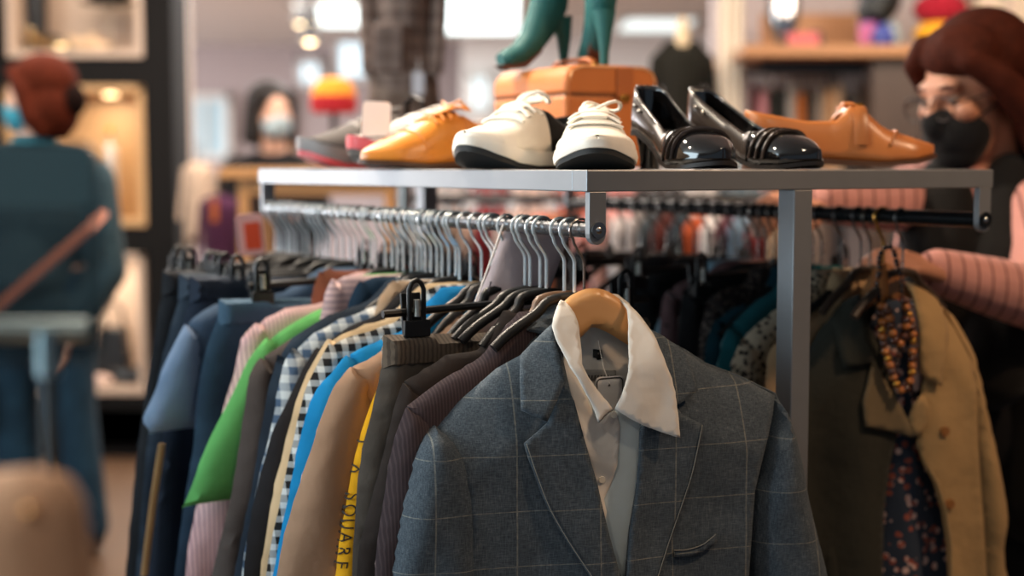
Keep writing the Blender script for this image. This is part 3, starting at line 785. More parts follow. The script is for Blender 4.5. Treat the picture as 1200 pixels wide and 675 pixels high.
# ================================================================== SHOES ON THE SHELF
def shoe_sec(S, t):
    g = lambda k: float(np.interp(t, S[k][0], S[k][1]))
    hw = g('hw')
    tr, hr = S.get('toe_r', .16), S.get('heel_r', .10)
    if t > 1-tr: hw *= max(0, 1-((t-1+tr)/tr)**2)**.5
    if t < hr: hw *= max(0, 1-((hr-t)/hr)**2)**.5
    return max(hw, 1e-4), g('zb'), g('zt'), g('cy')
def shoe_upper(S, L, n=44, m=25, t0=0.0, t1=1.0, grow=0.0):
    th0 = math.radians(S.get('open', 36)); vs = []; ts = []
    for i in range(n+1):
        u = i/n; t = .5-.5*math.cos(PI*u); t = t0 + (t1-t0)*t; ts.append(t)
        hw, zb, zt, cy = shoe_sec(S, t)
        op = t < S['t_open']
        ex = S.get('pow', .75)
        tm = S['t_open']; kk = min(1, max(0, (tm + .12 - t)/.12)) if not op else 1
        hr = 1/ (math.cos(th0) if op else (math.cos(th0)*kk + 1-kk))
        for j in range(m):
            a = PI*j/(m-1); c, s_ = math.cos(a), math.sin(a)
            y = math.copysign(abs(c)**ex, c)*(hw+grow) ; h = min(1.0, s_*hr)**S.get('zpow', .9)
            if h > .999 and not op: h = 1
            vs.append((t*L, cy+y, zb + (zt-zb+grow)*h))
    fs = []
    for i in range(n):
        for j in range(m-1):
            a = PI*(j+.5)/(m-1)
            if ts[i+1] <= S['t_open']+.004 and abs(a-PI/2) < th0: continue
            fs.append((i*m+j, i*m+j+1, (i+1)*m+j+1, (i+1)*m+j))
    return MB().add(vs, fs)
def shoe_sole(S, L, zs, grow=.003, n=36, t0=0.0, t1=1.0, zt_off=0.0, side=0.0):
    """sole slab: from the upper's lower edge (zb) down to zs(t)"""
    vs = []; m = 0
    for i in range(n+1):
        t = t0+(t1-t0)*(.5-.5*math.cos(PI*i/n)); hw, zb, zt, cy = shoe_sec(S, t)
        z0 = float(np.interp(t, *zs)); w = hw+grow; x = t*L
        if t > .97: x += grow*(t-.97)/.03
        if t < .03: x -= grow*(.03-t)/.03
        vs += [(x, cy-w, z0), (x, cy-w-side, (z0+zb)/2), (x, cy-w, zb+zt_off), (x, cy, zb+zt_off), (x, cy+w, zb+zt_off), (x, cy+w+side, (z0+zb)/2), (x, cy+w, z0), (x, cy, z0)]
    k = 8
    fs = [(i*k+j, i*k+(j+1) % k, (i+1)*k+(j+1) % k, (i+1)*k+j) for i in range(n) for j in range(k)]
    fs.append(tuple(range(k))); fs.append(tuple(n*k+j for j in range(k-1, -1, -1)))
    return MB().add(vs, fs)
def over(S, L, t, a0, a1, r, grow=.002, n=14, flat=1.0, dt=0.0):
    """thin strip running over the upper at station t between side angles (degrees)"""
    pts = []
    for k in range(n+1):
        a = math.radians(a0+(a1-a0)*k/n); tt = t + dt*math.sin(PI*k/n)
        hw, zb, zt, cy = shoe_sec(S, tt); ex = S.get('pow', .75); c, s_ = math.cos(a), math.sin(a)
        pts.append((tt*L, cy+math.copysign(abs(c)**ex, c)*(hw+grow), zb+(zt-zb+grow)*abs(s_)**S.get('zpow', .9)))
    return MB().tube(pts, r, 8, flat=flat, up=(0, 0, 1))
def shoe_root(name, label, heel, d, group=None, cat='shoe'):
    return root(name, label, cat, (heel.x, heel.y, SH_T), math.atan2(d[1], d[0]), group)
Z = SH_T

# --- white lace-up sneakers with black heels
SN = dict(hw=([0, .15, .45, .72, .88, 1], [.036, .040, .043, .052, .050, .040]), cy=([0, 1], [0, 0]),
          zb=([0, .5, .75, .9, 1], [.030, .028, .030, .040, .052]), zt=([0, .1, .25, .42, .55, .72, .86, 1], [.088, .082, .070, .092, .100, .072, .060, .056]),
          t_open=.40, open=38, toe_r=.22, heel_r=.13)
m_rub = plain('#e6ddd0', .45, 0, .04); m_canv = fabric('#e8e0d2', 'plain', var=.05); m_outs = plain('#1d1b1a', .7, 0, .1)
m_blk = fabric('#1b1a1a', 'plain'); m_lace = fabric('#efe8dc', 'plain', var=.04)
def sneaker(label, toe, d, L=.235, lace=True, k=.84):
    dv = Vector((d[0], d[1], 0)).normalized(); heel = toe - dv*L
    t = shoe_root('sneaker', label, heel, dv, 'white sneakers'); t.scale = (1, .9, k)
    shoe_upper(SN, L, t0=.42).build('vamp', m_canv, t, solid=.003)
    shoe_upper(SN, L, t1=.44, grow=.0015).build('heel_quarter', m_blk, t, solid=.004)
    shoe_sole(SN, L, ([0, .6, .78, .9, 1], [.006, .006, .010, .022, .038]), .004, side=.002).build('midsole', m_rub, t)
    shoe_sole(dict(SN, zb=([0, .6, .78, .9, 1], [.0065, .0065, .0105, .0225, .0385])), L, ([0, .6, .78, .9, 1], [.0, .0, .003, .013, .028]), .0015).build('outsole', m_outs, t)
    shoe_upper(dict(SN, t_open=0), L, t0=.80, grow=.003).build('toe_cap', m_rub, t)
    b = MB()
    # tongue
    tg = [(.36*L, 0, .115), (.42*L, 0, .108), (.52*L, 0, .104), (.62*L, 0, .092)]
    MB().tube(tg, [.018, .021, .021, .018], 12, flat=.22, up=(0, 0, 1)).build('tongue', m_canv, t)
    for k, tt in enumerate((.47, .54, .61, .67)):
        over(SN, L, tt, 52, 128, .0042, .004, flat=.6, dt=.015 if k % 2 else -.015).build('lace', m_lace, t)
    lp = []
    for k in range(17):
        a = 2*PI*k/16; lp.append((.45*L+.018*math.cos(a), .012+.026*math.sin(a), .114+.008*math.sin(2*a)))
    MB().tube(lp, .003, 6).build('lace', m_lace, t)
    MB().tube([(-.001, -.022, .07), (-.005, 0, .088), (-.001, .022, .07)], .006, 8).build('heel_tab', m_canv, t)
    # insole
    shoe_sole(dict(SN, zb=([0, 1], [.034, .036])), L, ([0, 1], [.031, .033]), -.004, t1=.8).build('insole', plain('#b9a88c', .8), t)
    return t
T1 = at(545, 196, 1.82); T2 = at(700, 196, 1.68)
sneaker('white sneaker with black heel between the orange brogue and the corner sneaker', Vector((T1.x, T1.y, Z)), (-.62, -.78))
sneaker('white sneaker at the shelf corner, toe pointing straight out', Vector((T2.x, T2.y, Z)), (-.02, -1), k=.70)

# --- orange brogue and its mate
BR = dict(hw=([0, .15, .45, .70, .85, 1], [.030, .033, .034, .046, .042, .026]), cy=([0, 1], [0, 0]),
          zb=([0, .25, .45, .7, 1], [.020, .018, .012, .008, .014]), zt=([0, .12, .3, .46, .56, .72, .88, 1], [.078, .070, .060, .082, .078, .056, .040, .026]),
          t_open=.38, open=36, toe_r=.20, heel_r=.12, zpow=.8)
NB = NT('perforated_tan_leather'); NB.b.inputs['Roughness'].default_value = .34; NB.b.inputs['Coat Weight'].default_value = .15
_v = NB.n('ShaderNodeTexVoronoi'); _v.inputs['Scale'].default_value = 190; NB.l(NB.obj(), _v.inputs['Vector'])
NB.col(NB.mix(NB.math('LESS_THAN', _v.outputs['Distance'], .22), NB.mix(NB.noise(20, 3), lin('#cb7722'), lin('#d98e38')), lin('#c07a30')))
NB.bump(NB.math('GREATER_THAN', _v.outputs['Distance'], .3), .3, .0008)
m_tan = NB.m; m_tanp = plain('#cf8037', .36, 0, .08); m_soleb = plain('#4a2c18', .5)
def brogue(label, toe, d, L=.275):
    dv = Vector((d[0], d[1], 0)).normalized(); heel = toe - dv*L
    t = shoe_root('brogue_shoe', label, heel, dv, 'orange brogues')
    shoe_upper(BR, L).build('upper', m_tan, t, solid=.003)
    shoe_upper(BR, L, t0=.0, t1=.42, grow=.0022).build('quarter', m_tanp, t, solid=.002)
    shoe_sole(BR, L, ([0, .25, .27, .45, .7, 1], [.012, .012, .010, .006, .002, .008]), .003).build('sole', m_soleb, t)
    shoe_sole(dict(BR, zb=([0, 1], [.013, .012])), L, ([0, 1], [0, 0]), .003, t1=.27).build('heel', m_soleb, t)
    over(BR, L, .70, 20, 160, .0016, .0012, dt=.03).build('wingtip_seam', m_tanp, t)
    for tt in (.45, .50, .55, .60): over(BR, L, tt, 56, 124, .0026, .0025).build('lace', m_tanp, t)
    MB().tube([(.38*L, 0, .092), (.46*L, 0, .090), (.58*L, 0, .078)], [.014, .018, .016], 12, flat=.22, up=(0, 0, 1)).build('tongue', m_tanp, t)
    for sg in (-1, 1):
        MB().tube([(.47*L, 0, .092), (.44*L, sg*.022, .1), (.40*L, sg*.034, .085), (.43*L, sg*.02, .09)], .0024, 6).build('lace', m_tanp, t)
    return t
T3 = at(424, 196, 2.02)
brogue('orange perforated leather brogue pointing left beside the white sneaker', Vector((T3.x, T3.y, Z)), (-.80, -.60))

# --- dark grey runner with red sole, knitted striped sneaker
RN = dict(SN, zt=([0, .1, .25, .42, .55, .72, .86, 1], [.085, .076, .066, .084, .086, .066, .052, .044]))
m_grey = fabric('#55504e', 'plain'); m_red = plain('#b5383a', .5)
def runner(label, toe, d, up_m, mid_m, trim_m, out_m, L=.265):
    dv = Vector((d[0], d[1], 0)).normalized(); heel = toe - dv*L
    t = shoe_root('running_shoe', label, heel, dv)
    shoe_upper(RN, L).build('upper', up_m, t, solid=.004)
    shoe_sole(RN, L, ([0, .6, .78, .9, 1], [.006, .006, .010, .020, .032]), .004, side=.002).build('midsole', mid_m, t)
    shoe_sole(dict(RN, zb=([0, .6, .78, .9, 1], [.0065, .0065, .0105, .0205, .0325])), L, ([0, .6, .78, .9, 1], [0, 0, .002, .011, .022]), .0025).build('outsole', out_m, t)
    for tt in (.46, .53, .60, .67): over(RN, L, tt, 52, 128, .0032, .003).build('lace', trim_m, t)
    MB().tube([(.36*L, 0, .10), (.44*L, 0, .095), (.6*L, 0, .082)], [.016, .02, .018], 12, flat=.22, up=(0, 0, 1)).build('tongue', up_m, t)
    return t
T4 = at(352, 196, 2.30); T5 = at(412, 196, 2.17)
runner('dark grey running shoe with red outsole at the far left of the shelf', Vector((T4.x, T4.y, Z)), (-.9, -.42), m_grey, plain('#6a6260', .5), plain('#7d7672', .6), m_red)
runner('white and black knitted running shoe with red edge behind the orange brogue', Vector((T5.x, T5.y, Z)), (-.85, -.53), fabric('#c9bfb8', 'hstripe', '#3a3232', f1=150, duty=.4), m_red, fabric('#e5dcd4', 'plain'), m_grey)
# strappy dark sandal and blank white card standing behind
p = at(468, 196, 2.34)
t = root('wedge_sandal', 'dark strappy sandal behind the orange brogue', 'sandal', (p.x, p.y, Z), .55)
MB().extrude([(0, 0), (.20, 0), (.21, .012), (.12, .02), (.04, .055), (-.01, .055)], -.032, .032).build('sole', plain('#6a4a36', .7), t, smooth=False, bevel=.004)
for x, h in ((.17, .035), (.12, .05), (.03, .09)):
    MB().tube([(x, -.034, .02 if x > .1 else .05), (x, -.028, .02+h), (x, 0, .03+h), (x, .028, .02+h), (x, .034, .02 if x > .1 else .05)], .006, 8, flat=.4).build('strap', plain('#1d1818', .6), t)
p = at(441, 140, 2.16)
t = root('price_card', 'blank white rounded price card standing over the knitted running shoe', 'price card', (p.x, p.y, p.z), .12)
MB().extrude(rrect(0, 0, .043, .054, .007, -.06), -.001, .001).build('card', plain('#f2ece8', .5, 0, .03), t, smooth=False)
MB().tube([(-.004, .001, .02), (-.002, .012, -.01), (.0, .02, -.04)], .0008, 5).build('string', plain('#cfc8bf', .7), t)

# --- black patent pumps
PU = dict(hw=([0, .12, .4, .68, .84, 1], [.025, .029, .029, .040, .038, .027]), cy=([0, 1], [0, 0]),
          zb=([0, .18, .35, .55, .68, .85, 1], [.052, .050, .036, .013, .006, .006, .011]),
          zt=([0, .06, .2, .4, .55, .63, .75, .88, 1], [.112, .110, .088, .062, .046, .050, .049, .040, .026]),
          t_open=.60, open=44, toe_r=.20, heel_r=.13, zpow=.7)
m_pat = plain('#100f10', .09, 0, .0, coat=1); m_patm = plain('#3a332f', .22, 0, .1, coat=.5); m_lin = plain('#1a1718', .9)
def pump(label, toe, d, L=.225):
    dv = Vector((d[0], d[1], 0)).normalized(); heel = toe - dv*L
    t = shoe_root('court_shoe', label, heel, dv, 'black patent pumps')
    shoe_upper(PU, L).build('upper', m_pat, t, solid=.0025)
    shoe_upper(PU, L, t1=.60, grow=.001).build('quarter', m_patm, t, solid=.0015)
    shoe_sole(PU, L, ([0, .18, .35, .55, .68, .85, 1], [.046, .044, .030, .008, .001, .001, .006]), .0015).build('sole', plain('#181414', .5), t)
    shoe_sole(dict(PU, zb=([0, 1], [.056, .036])), L, ([0, .3], [.053, .04]), -.003, t1=.35).build('insole', m_lin, t)
    hp = []
    for z, w, x0, x1 in ((.047, .022, .003, .046), (.03, .017, .008, .036), (.014, .0145, .011, .031), (0, .014, .012, .030)): hp.append((z, w, x0, x1))
    vs = []; n = 12
    for z, w, x0, x1 in hp:
        for k in range(n):
            a = 2*PI*k/n; vs.append(((x0+x1)/2+(x1-x0)/2*math.cos(a), w*math.sin(a), z))
    fs = [(i*n+k, i*n+(k+1) % n, (i+1)*n+(k+1) % n, (i+1)*n+k) for i in range(3) for k in range(n)] + [tuple(range(n)), tuple(3*n+k for k in range(n))]
    MB().add(vs, fs).build('heel', m_pat, t)
    for k, tt in enumerate((.64, .69, .74)):
        over(PU, L, tt, 4, 176, .0045, .0012, flat=.45, dt=.03).build('band', m_patm, t)
    for tt in (.16, .22): 
        hw, zb, zt, cy = shoe_sec(PU, tt)
        MB().ell((tt*L, -hw-.001, zb+(zt-zb)*.75), (.003, .002, .003)).build('stud', metal('#c9c0b2', .2), t)
    return t
T6 = at(848, 196, 1.70); T7 = at(960, 196, 1.775)
pump('black patent court shoe with banded toe, nearest the shelf corner', Vector((T6.x, T6.y, Z)), (.34, -.94))
pump('black patent court shoe with banded toe, beside the tan loafers', Vector((T7.x, T7.y, Z)), (.60, -.80))

# --- tan loafers
LO = dict(hw=([0, .15, .45, .72, .88, 1], [.030, .034, .034, .044, .040, .028]), cy=([0, 1], [0, 0]),
          zb=([0, .25, .45, .7, .88, 1], [.022, .020, .014, .010, .014, .022]), zt=([0, .1, .3, .46, .54, .62, .72, .88, 1], [.082, .076, .066, .066, .088, .082, .058, .044, .034]),
          t_open=.50, open=40, toe_r=.18, heel_r=.12, zpow=.8)
m_loaf = plain('#b06a34', .36, 0, .1, bump=.05, coat=.1); m_loaf2 = plain('#9a5c2c', .4)
def loafer(label, heel, d, L=.262):
    dv = Vector((d[0], d[1], 0)).normalized()
    t = shoe_root('loafer', label, heel, dv, 'tan loafers')
    shoe_upper(LO, L).build('upper', m_loaf, t, solid=.003)
    shoe_sole(LO, L, ([0, .25, .27, .45, .7, .88, 1], [.014, .013, .011, .007, .004, .008, .016]), .003).build('sole', m_soleb, t)
    shoe_sole(dict(LO, zb=([0, 1], [.014, .013])), L, ([0, 1], [0, 0]), .003, t1=.26).build('heel', m_soleb, t)
    over(LO, L, .585, 12, 168, .010, .003, flat=.22).build('strap', m_loaf2, t)
    over(LO, L, .73, 22, 158, .0022, .0012, dt=.06).build('apron_seam', m_loaf2, t)
    hw, zb, zt, cy = shoe_sec(LO, .585)
    MB().tube([(.565*L, -.014, zt+.0045), (.605*L, -.014, zt+.0045), (.605*L, .014, zt+.0045), (.565*L, .014, zt+.0045), (.565*L, -.014, zt+.0045)], .0018, 6).build('buckle', m_gold, t)
    MB().tube([(.51*L, 0, .090), (.55*L, 0, .089), (.6*L, 0, .084)], [.014, .018, .018], 12, flat=.25, up=(0, 0, 1)).build('tongue', m_loaf, t)
    shoe_sole(dict(LO, zb=([0, 1], [.03, .02])), L, ([0, 1], [.027, .017]), -.004, t1=.6).build('insole', plain('#7a5434', .8), t)
    return t
p = at(872, 196, 1.985); loafer('tan leather loafer with strap and brass buckle at the right end', Vector((p.x, p.y, Z)), (1, -.02))
p = at(876, 196, 2.10); loafer('second tan loafer, mostly hidden behind the buckled one', Vector((p.x, p.y, Z)), (1, .06))

# --- tan leather vanity case
kc = at(662, 196, 2.15)
t = root('vanity_case', 'orange tan leather vanity case standing on the shelf under teal boots', 'case', (kc.x, kc.y, Z), SA)
W_, D_, H_ = .172, .218, at(662, 74, 2.15).z - SH_T
m_case = plain('#b9692c', .5, 0, .08, bump=.15, bscale=500); m_case2 = plain('#a35926', .5, 0, .08); m_st = plain('#d9a878', .7)
lidh = .045
prof = lambda h0, h1, r: [(0, h0), (W_, h0)] + [(W_-r+r*math.cos(a), h1-r+r*math.sin(a)) for a in [PI/2*k/6 for k in range(7)]] + [(r-r*math.cos(a), h1-r+r*math.sin(a)) for a in [PI/2-PI/2*k/6 for k in range(7)]]
MB().extrude([(0, .003), (W_, .003), (W_, H_-lidh-.0015), (0, H_-lidh-.0015)], 0, D_).build('body', m_case, t, bevel=.006)
lid = MB().extrude(prof(H_-lidh, H_, .028), -.001, D_+.001).build('lid', m_case, t, bevel=.006)
MB().box((W_/2, D_/2, H_-lidh), (W_-.004, D_-.004, .006)).build('seam', plain('#5c3317', .7), t, smooth=False)
for x in (.006, W_-.006):
    MB().tube([(x, -.0015, .006), (x, -.0018, H_-.02)], .0016, 6).build('piping', m_case2, t)
MB().tube([(.006, -.0018, H_-.028), (.012, -.0018, H_-.01), (.03, -.0018, H_-.0035), (W_-.03, -.0018, H_-.0035), (W_-.012, -.0018, H_-.01), (W_-.006, -.0018, H_-.028)], .0014, 6).build('piping', m_st, lid)
MB().box((W_*.62, -.0025, H_-.026), (.03, .004, .046)).build('strap', m_case2, t, bevel=.001)
MB().box((W_*.62, -.005, H_-.05), (.016, .003, .012)).build('clasp', m_gold, t, bevel=.001)
hd = [(W_/2, D_*.22, H_), (W_/2, D_*.28, H_+.012), (W_/2, D_*.5, H_+.014), (W_/2, D_*.72, H_+.012), (W_/2, D_*.78, H_)]
MB().tube(smooth_line(hd), .007, 8, flat=.5).build('handle', m_case2, t)
for y in (.22, .78): MB().lathe([(.006, 0), (.006, .005), (.003, .007)], (W_/2, D_*y, H_), 10).build('rivet', m_gold, t)

# --- teal high-heeled boots on the case
m_teal = plain('#08504f', .7, 0, .15, bump=.15, bscale=350)
def boot(label, loc, rz):
    t = root('ankle_boot', label, 'boot', loc, rz, 'teal boots'); t.scale = (.74, .74, .74)
    cx = [(.105, .018, .014, .02), (.09, .022, .02, .03), (.06, .032, .024, .034), (.03, .06, .03, .032), (.006, .10, .038, .031), (-.012, .14, .044, .034), (-.018, .20, .043, .038), (-.020, .27, .046, .043), (-.022, .34, .05, .048)]
    sm = smooth_line([(a, b, c, d) for a, b, c, d in cx], 4) if False else None
    P = [Vector(c) for c in [(a, b, 0) for a, b, _, _ in cx]]
    vs = []; n = 18; K = len(cx)*4-3
    xs = np.linspace(0, len(cx)-1, K); idx = np.arange(len(cx)); C = np.array(cx)
    it = [[float(np.interp(x, idx, C[:, q])) for q in range(4)] for x in xs]
    for i, (x, z, rx, ry) in enumerate(it):
        a, b = it[max(i-1, 0)], it[min(i+1, K-1)]
        d = Vector((b[0]-a[0], 0, b[1]-a[1])).normalized(); nn = Vector((d.z, 0, -d.x))
        for k in range(n):
            q = 2*PI*k/n; pv = Vector((x, 0, z)) + nn*(rx*math.cos(q)) + Vector((0, ry*math.sin(q), 0))
            vs.append((pv.x, pv.y, max(pv.z, .004)))
    fs = [(i*n+k, i*n+(k+1) % n, (i+1)*n+(k+1) % n, (i+1)*n+k) for i in range(K-1) for k in range(n)] + [tuple(range(n))]
    MB().add(vs, fs).build('upper', m_teal, t, solid=.003, sm=2)
    MB().tube([(-.040, 0, .115), (-.048, 0, .07), (-.048, 0, .03), (-.047, 0, 0)], [.026, .016, .010, .009], 12).build('heel', m_teal, t)
    MB().extrude([(.118, .006), (.085, .0), (.05, .002), (.015, .034), (-.012, .085), (-.03, .10), (-.022, .112), (.0, .075), (.03, .03), (.06, .012), (.09, .008)], -.020, .020).build('sole', plain('#5a3322', .6), t, bevel=.003)
    MB().tube([(.085, 0, .0), (.11, 0, .001)], .004, 6).build('toe_plate', plain('#2b1a12', .6), t)
    return t
ct = Z + H_
b1 = shelf(0, 0); 
pc = Vector((kc.x, kc.y, 0)); onc = lambda s, r: pc + Ld*s + Sd*r
q = onc(.145, .052); boot('teal high-heeled boot with toe pointing left on the tan case', (q.x, q.y, ct+.0), math.radians(205))
q = onc(.07, .108); boot('teal high-heeled boot seen from behind on the tan case', (q.x, q.y, ct+.0), math.radians(100))
# ================================================================== RIGHT RAIL
RIGHT = [
 ('blouse', 'beige blouse whose rounded shoulder shows just left of the steel post', 'blouse', 'beige blouse', .235,
  [(1000,352),(960,362),(928,376),(908,396),(898,420),(893,460),(888,520),(884,600)], G('#a88a68','plain',wr=.4), dict(tip=3, T=.014)),
 ('jacket', 'spotted cream and black jacket with rounded shoulder left of the post', 'jacket', 'spotted cream jacket', .275,
  [(980,338),(950,342),(920,352),(888,372),(868,394),(857,420),(850,460),(846,520),(840,600)], G('#a89a85','spots','#2c2723',f1=110,duty=.42), dict(tip=4, T=.016)),
 ('jacket', 'dark teal jacket behind the spotted cream jacket', 'jacket', 'dark teal jacket', .32,
  [(965,322),(935,328),(905,337),(876,355),(855,378),(845,402),(838,440),(833,520),(828,600)], G('#0d4a52','plain',wr=.4), dict(tip=4, T=.018)),
 ('shirt', 'deep blue-teal shirt behind the teal jacket', 'shirt', 'deep blue-teal shirt', .365,
  [(930,335),(890,345),(860,356),(838,372),(828,392),(822,430),(817,520),(812,600)], G('#0f3844','plain'), dict(tip=3, T=.012)),
 ('cardigan', 'dark speckled brown cardigan showing as a thin slanted strip', 'cardigan', 'dark speckled cardigan', .405,
  [(910,322),(870,330),(840,336),(826,350),(822,372),(816,410),(811,520),(806,600)], G('#3a3230','spots','#8a7a70',f1=140,duty=.3), dict(tip=3, T=.012)),
 ('jacket', 'black jacket on the right rail left of the brown cardigan', 'jacket', 'black jacket', .45,
  [(880,308),(845,314),(818,322),(800,338),(796,360),(793,410),(790,520),(786,600)], G('#141416','plain'), dict(tip=3, T=.018)),
 ('blouse', 'pale sky-blue blouse whose shoulder shows above the checked jacket', 'blouse', 'pale sky-blue blouse', .53,
  [(850,335),(820,342),(795,352),(777,364),(768,378),(764,400),(760,480),(756,560)], G('#8fb2c4','plain'), dict(tip=3, T=.012)),
 ('blouse', 'dusty mauve blouse at the middle of the right rail', 'blouse', 'dusty mauve blouse', .495,
  [(860,312),(825,318),(800,325),(782,338),(774,352),(770,400),(766,480),(762,560)], G('#6f5557','plain'), dict(tip=3, T=.012)),
 ('coat', 'black coat far along the right rail above the wooden hanger', 'coat', 'black coat', .60,
  [(830,300),(790,306),(765,314),(748,330),(742,350),(739,400),(736,480),(732,560)], G('#131315','plain'), dict(tip=3, T=.02)),
 ('coat', 'charcoal coat farthest along the right rail', 'coat', 'charcoal coat', .68,
  [(800,296),(760,302),(735,310),(718,326),(712,346),(709,400),(706,480),(702,560)], G('#1f1e21','plain'), dict(tip=3, T=.02)),
]
for nm, lb, ct_, short, s, con, mt, kw in RIGHT:
    kw = dict(kw); kw.setdefault('asym', .85)
    garment(nm, lb, ct_, s, con, mt, rail=2, **kw)
    hanger(s, 2, 0, 'plastic', 'black plastic hanger on the right rail carrying the ' + short, hookm=m_hookd, hw=.15, drop=.05)
for i, s in enumerate((.34, .43, .47, .565, .64, .72, .76, .80, .85, .9, .95)):
    hanger(s, 2, random.uniform(-.15, .15), 'clip' if i % 2 else 'plastic', 'bare black clip hanger with dull hook crowded on the right rail' if i % 2 else 'bare black hanger with dull hook crowded on the right rail',
           hookm=m_hookd, hw=.17, group='bare black clip hangers on the right rail' if i % 2 else 'bare black hangers on the right rail')

# ------------------------------------------------------------------ the khaki trench coat
HC = math.radians(14)
CO = shelf(.185, RB2, RZ)
FC = Frame(CO, HC)
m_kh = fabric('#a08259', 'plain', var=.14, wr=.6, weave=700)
m_kh_shade = fabric('#2b2a23', 'plain', var=.12, wr=.6, weave=700)  # same khaki coat, shade of its left half put into the colour
m_flo = fabric('#2d3644', 'floral', '#8d4a3c', f1=70, duty=.38)
tc = root('trench_coat', 'open khaki trench coat with its shaded side coloured dark on the right rail, right of the post', 'coat', FC.o, FC.ang)
crl = sorted(FC.line([(938,420),(950,400),(968,378),(990,352),(1010,340),(1030,334),(1050,330),(1070,332),(1090,345),(1112,372),(1128,396),(1140,420)]))
_cu = np.array([p[0] for p in crl]); _cv = np.array([p[1] for p in crl])
def wco(u, v):
    d = max(0.0, float(np.interp(u, _cu, _cv))-v)
    return .045*math.sqrt(min(1, d/.08)) + min(1, d/.2)*(.008*math.sin(u*48+v*5) + noise.noise((u*10, v*7, 9.1))*.008)
def cpiece(name, pts, wf, mat, parent=tc, solid=.003, step=.009, sm=0):
    q = px_poly(FC, pts, wf); return sheet(q, wf, step).build(name, mat, parent, solid=solid, sm=sm, face=True)
cpiece('back_panel', [(938,420),(968,378),(1010,342),(1050,332),(1085,342),(1128,396),(1140,420),(1150,700),(1160,950),(930,950),(932,700)], lambda u, v: -.035, m_kh_shade, step=.02)
cpiece('front_panel', [(1004,344),(988,353),(968,378),(950,402),(940,424),(936,520),(934,700),(930,950),(1040,950),(1036,800),(1034,690),(1036,600),(1044,540),(1054,500),(1050,460),(1034,420),(1018,380)], wco, m_kh_shade)
cpiece('front_panel', [(1078,336),(1095,348),(1113,372),(1130,398),(1140,430),(1146,520),(1152,600),(1158,700),(1166,950),(1092,950),(1100,800),(1112,690),(1110,640),(1104,600),(1094,566),(1082,545),(1074,520),(1078,470),(1086,430),(1086,380)], wco, m_kh)
cpiece('lapel', [(1018,450),(1012,470),(1015,500),(1040,505),(1070,513),(1068,500),(1056,476),(1042,454),(1032,436),(1024,420)], lambda u, v: wco(u, v)+.008, fabric('#6b5c45', 'plain'), solid=.004)
cpiece('collar', [(1008,344),(990,352),(974,372),(980,400),(988,430),(1006,428),(1024,424),(1016,396),(1010,368)], lambda u, v: wco(u, v)+.010, m_kh_shade, solid=.004)
cpiece('collar', [(1062,330),(1076,334),(1092,344),(1106,366),(1112,392),(1108,420),(1104,452),(1090,446),(1080,438),(1078,410),(1078,380),(1072,352)], lambda u, v: wco(u, v)+.010, m_kh, solid=.004)
cpiece('lapel', [(1082,462),(1090,476),(1088,492),(1080,510),(1070,510),(1064,492),(1072,472)], lambda u, v: wco(u, v)+.008, m_kh, solid=.004)
def csleeve(a, b, mat, ph):
    q = px_poly(FC, smooth_line(a, 3) + smooth_line(b, 3)[::-1], lambda u, v: 0.0)
    f = lambda x, z: .006*math.sin(x*75+z*14+ph)*min(1, max(0, (-.18-z)/.15)) + noise.noise((x*15, z*9, ph))*.007
    return puffy(q, .040, .05, w0=0.0, fold=f, step=.010).build('sleeve', mat, tc, sm=1)
s1 = csleeve([(1100,352),(1118,370),(1136,400),(1146,440),(1156,490),(1168,545),(1180,600),(1172,640),(1178,690),(1184,800),(1186,900)], [(1090,360),(1108,400),(1116,450),(1120,500),(1124,560),(1128,610),(1130,650),(1132,700),(1134,800),(1134,900)], m_kh, .5)
s2 = csleeve([(990,352),(970,374),(950,400),(940,430),(936,500),(934,560),(932,620),(930,700),(928,800),(926,900)], [(1000,360),(992,390),(990,430),(988,480),(986,540),(986,600),(986,660),(986,720),(986,800),(986,900)], m_kh_shade, 3.)
for (x, y) in ((1106, 505), (1112, 590)):
    u, v = px_poly(FC, [(x, y)], wco)[0]; MB().tube([(u, -wco(u, v)-.001, v), (u, -wco(u, v)-.005, v)], .007, 12).build('button', plain('#8a5a2c', .4), tc)
u = px_poly(FC, [(1088,548),(1098,566),(1108,600),(1114,640),(1114,690)], wco)
MB().tube([(a, -wco(a, b)-.002, b) for a, b in u], .0022, 6).build('front_edge', fabric('#a58a62', 'plain'), tc)
u = px_poly(FC, [(1128,440),(1132,500),(1138,580),(1142,660)], lambda a, b: .045)
# floral dress inside the coat
fd = root('floral_dress', 'dark floral-print dress hanging inside the open khaki trench coat', 'dress', FC.o, FC.ang)
q = FC.line([(1018,378),(1030,352),(1050,344),(1072,352),(1082,380),(1096,440),(1104,520),(1120,620),(1128,720),(1136,950),(1000,950),(1010,720),(1020,620),(1026,520),(1020,440)])
puffy(q, .016, .03, w0=.002, fold=drape(.008, 60, 1, -.12, .2, 4), step=.010).build('body', m_flo, fd, sm=1)
q = FC.line([(1066,350),(1078,352),(1086,392),(1084,440),(1074,468),(1066,430),(1068,390)], .03)
puffy(q, .003, .01, w0=.028, step=.008).build('neckline_trim', fabric('#b79a94', 'floral', '#6d3d36', f1=90, duty=.36), fd)
# wooden hanger of the coat
wc = root('wooden_hanger', 'brown wooden hanger with brass hook in the khaki trench coat', 'hanger', FC.o, FC.ang)
q = FC.line(smooth_line([(958,402),(990,364),(1010,345),(1022,322),(1034,308),(1048,312),(1062,330),(1086,350),(1110,378),(1128,404)], 3) + smooth_line([(1126,414),(1086,374),(1062,366),(1036,352),(1014,366),(990,384),(962,414)], 3), .006)
puffy(q, .010, .012, step=.008).build('body', wood('#7a4a26', '#93602f', .4), wc)
hook_mb(neck=-.08, r=.0024, off=.0).build('hook', m_gold, wc)
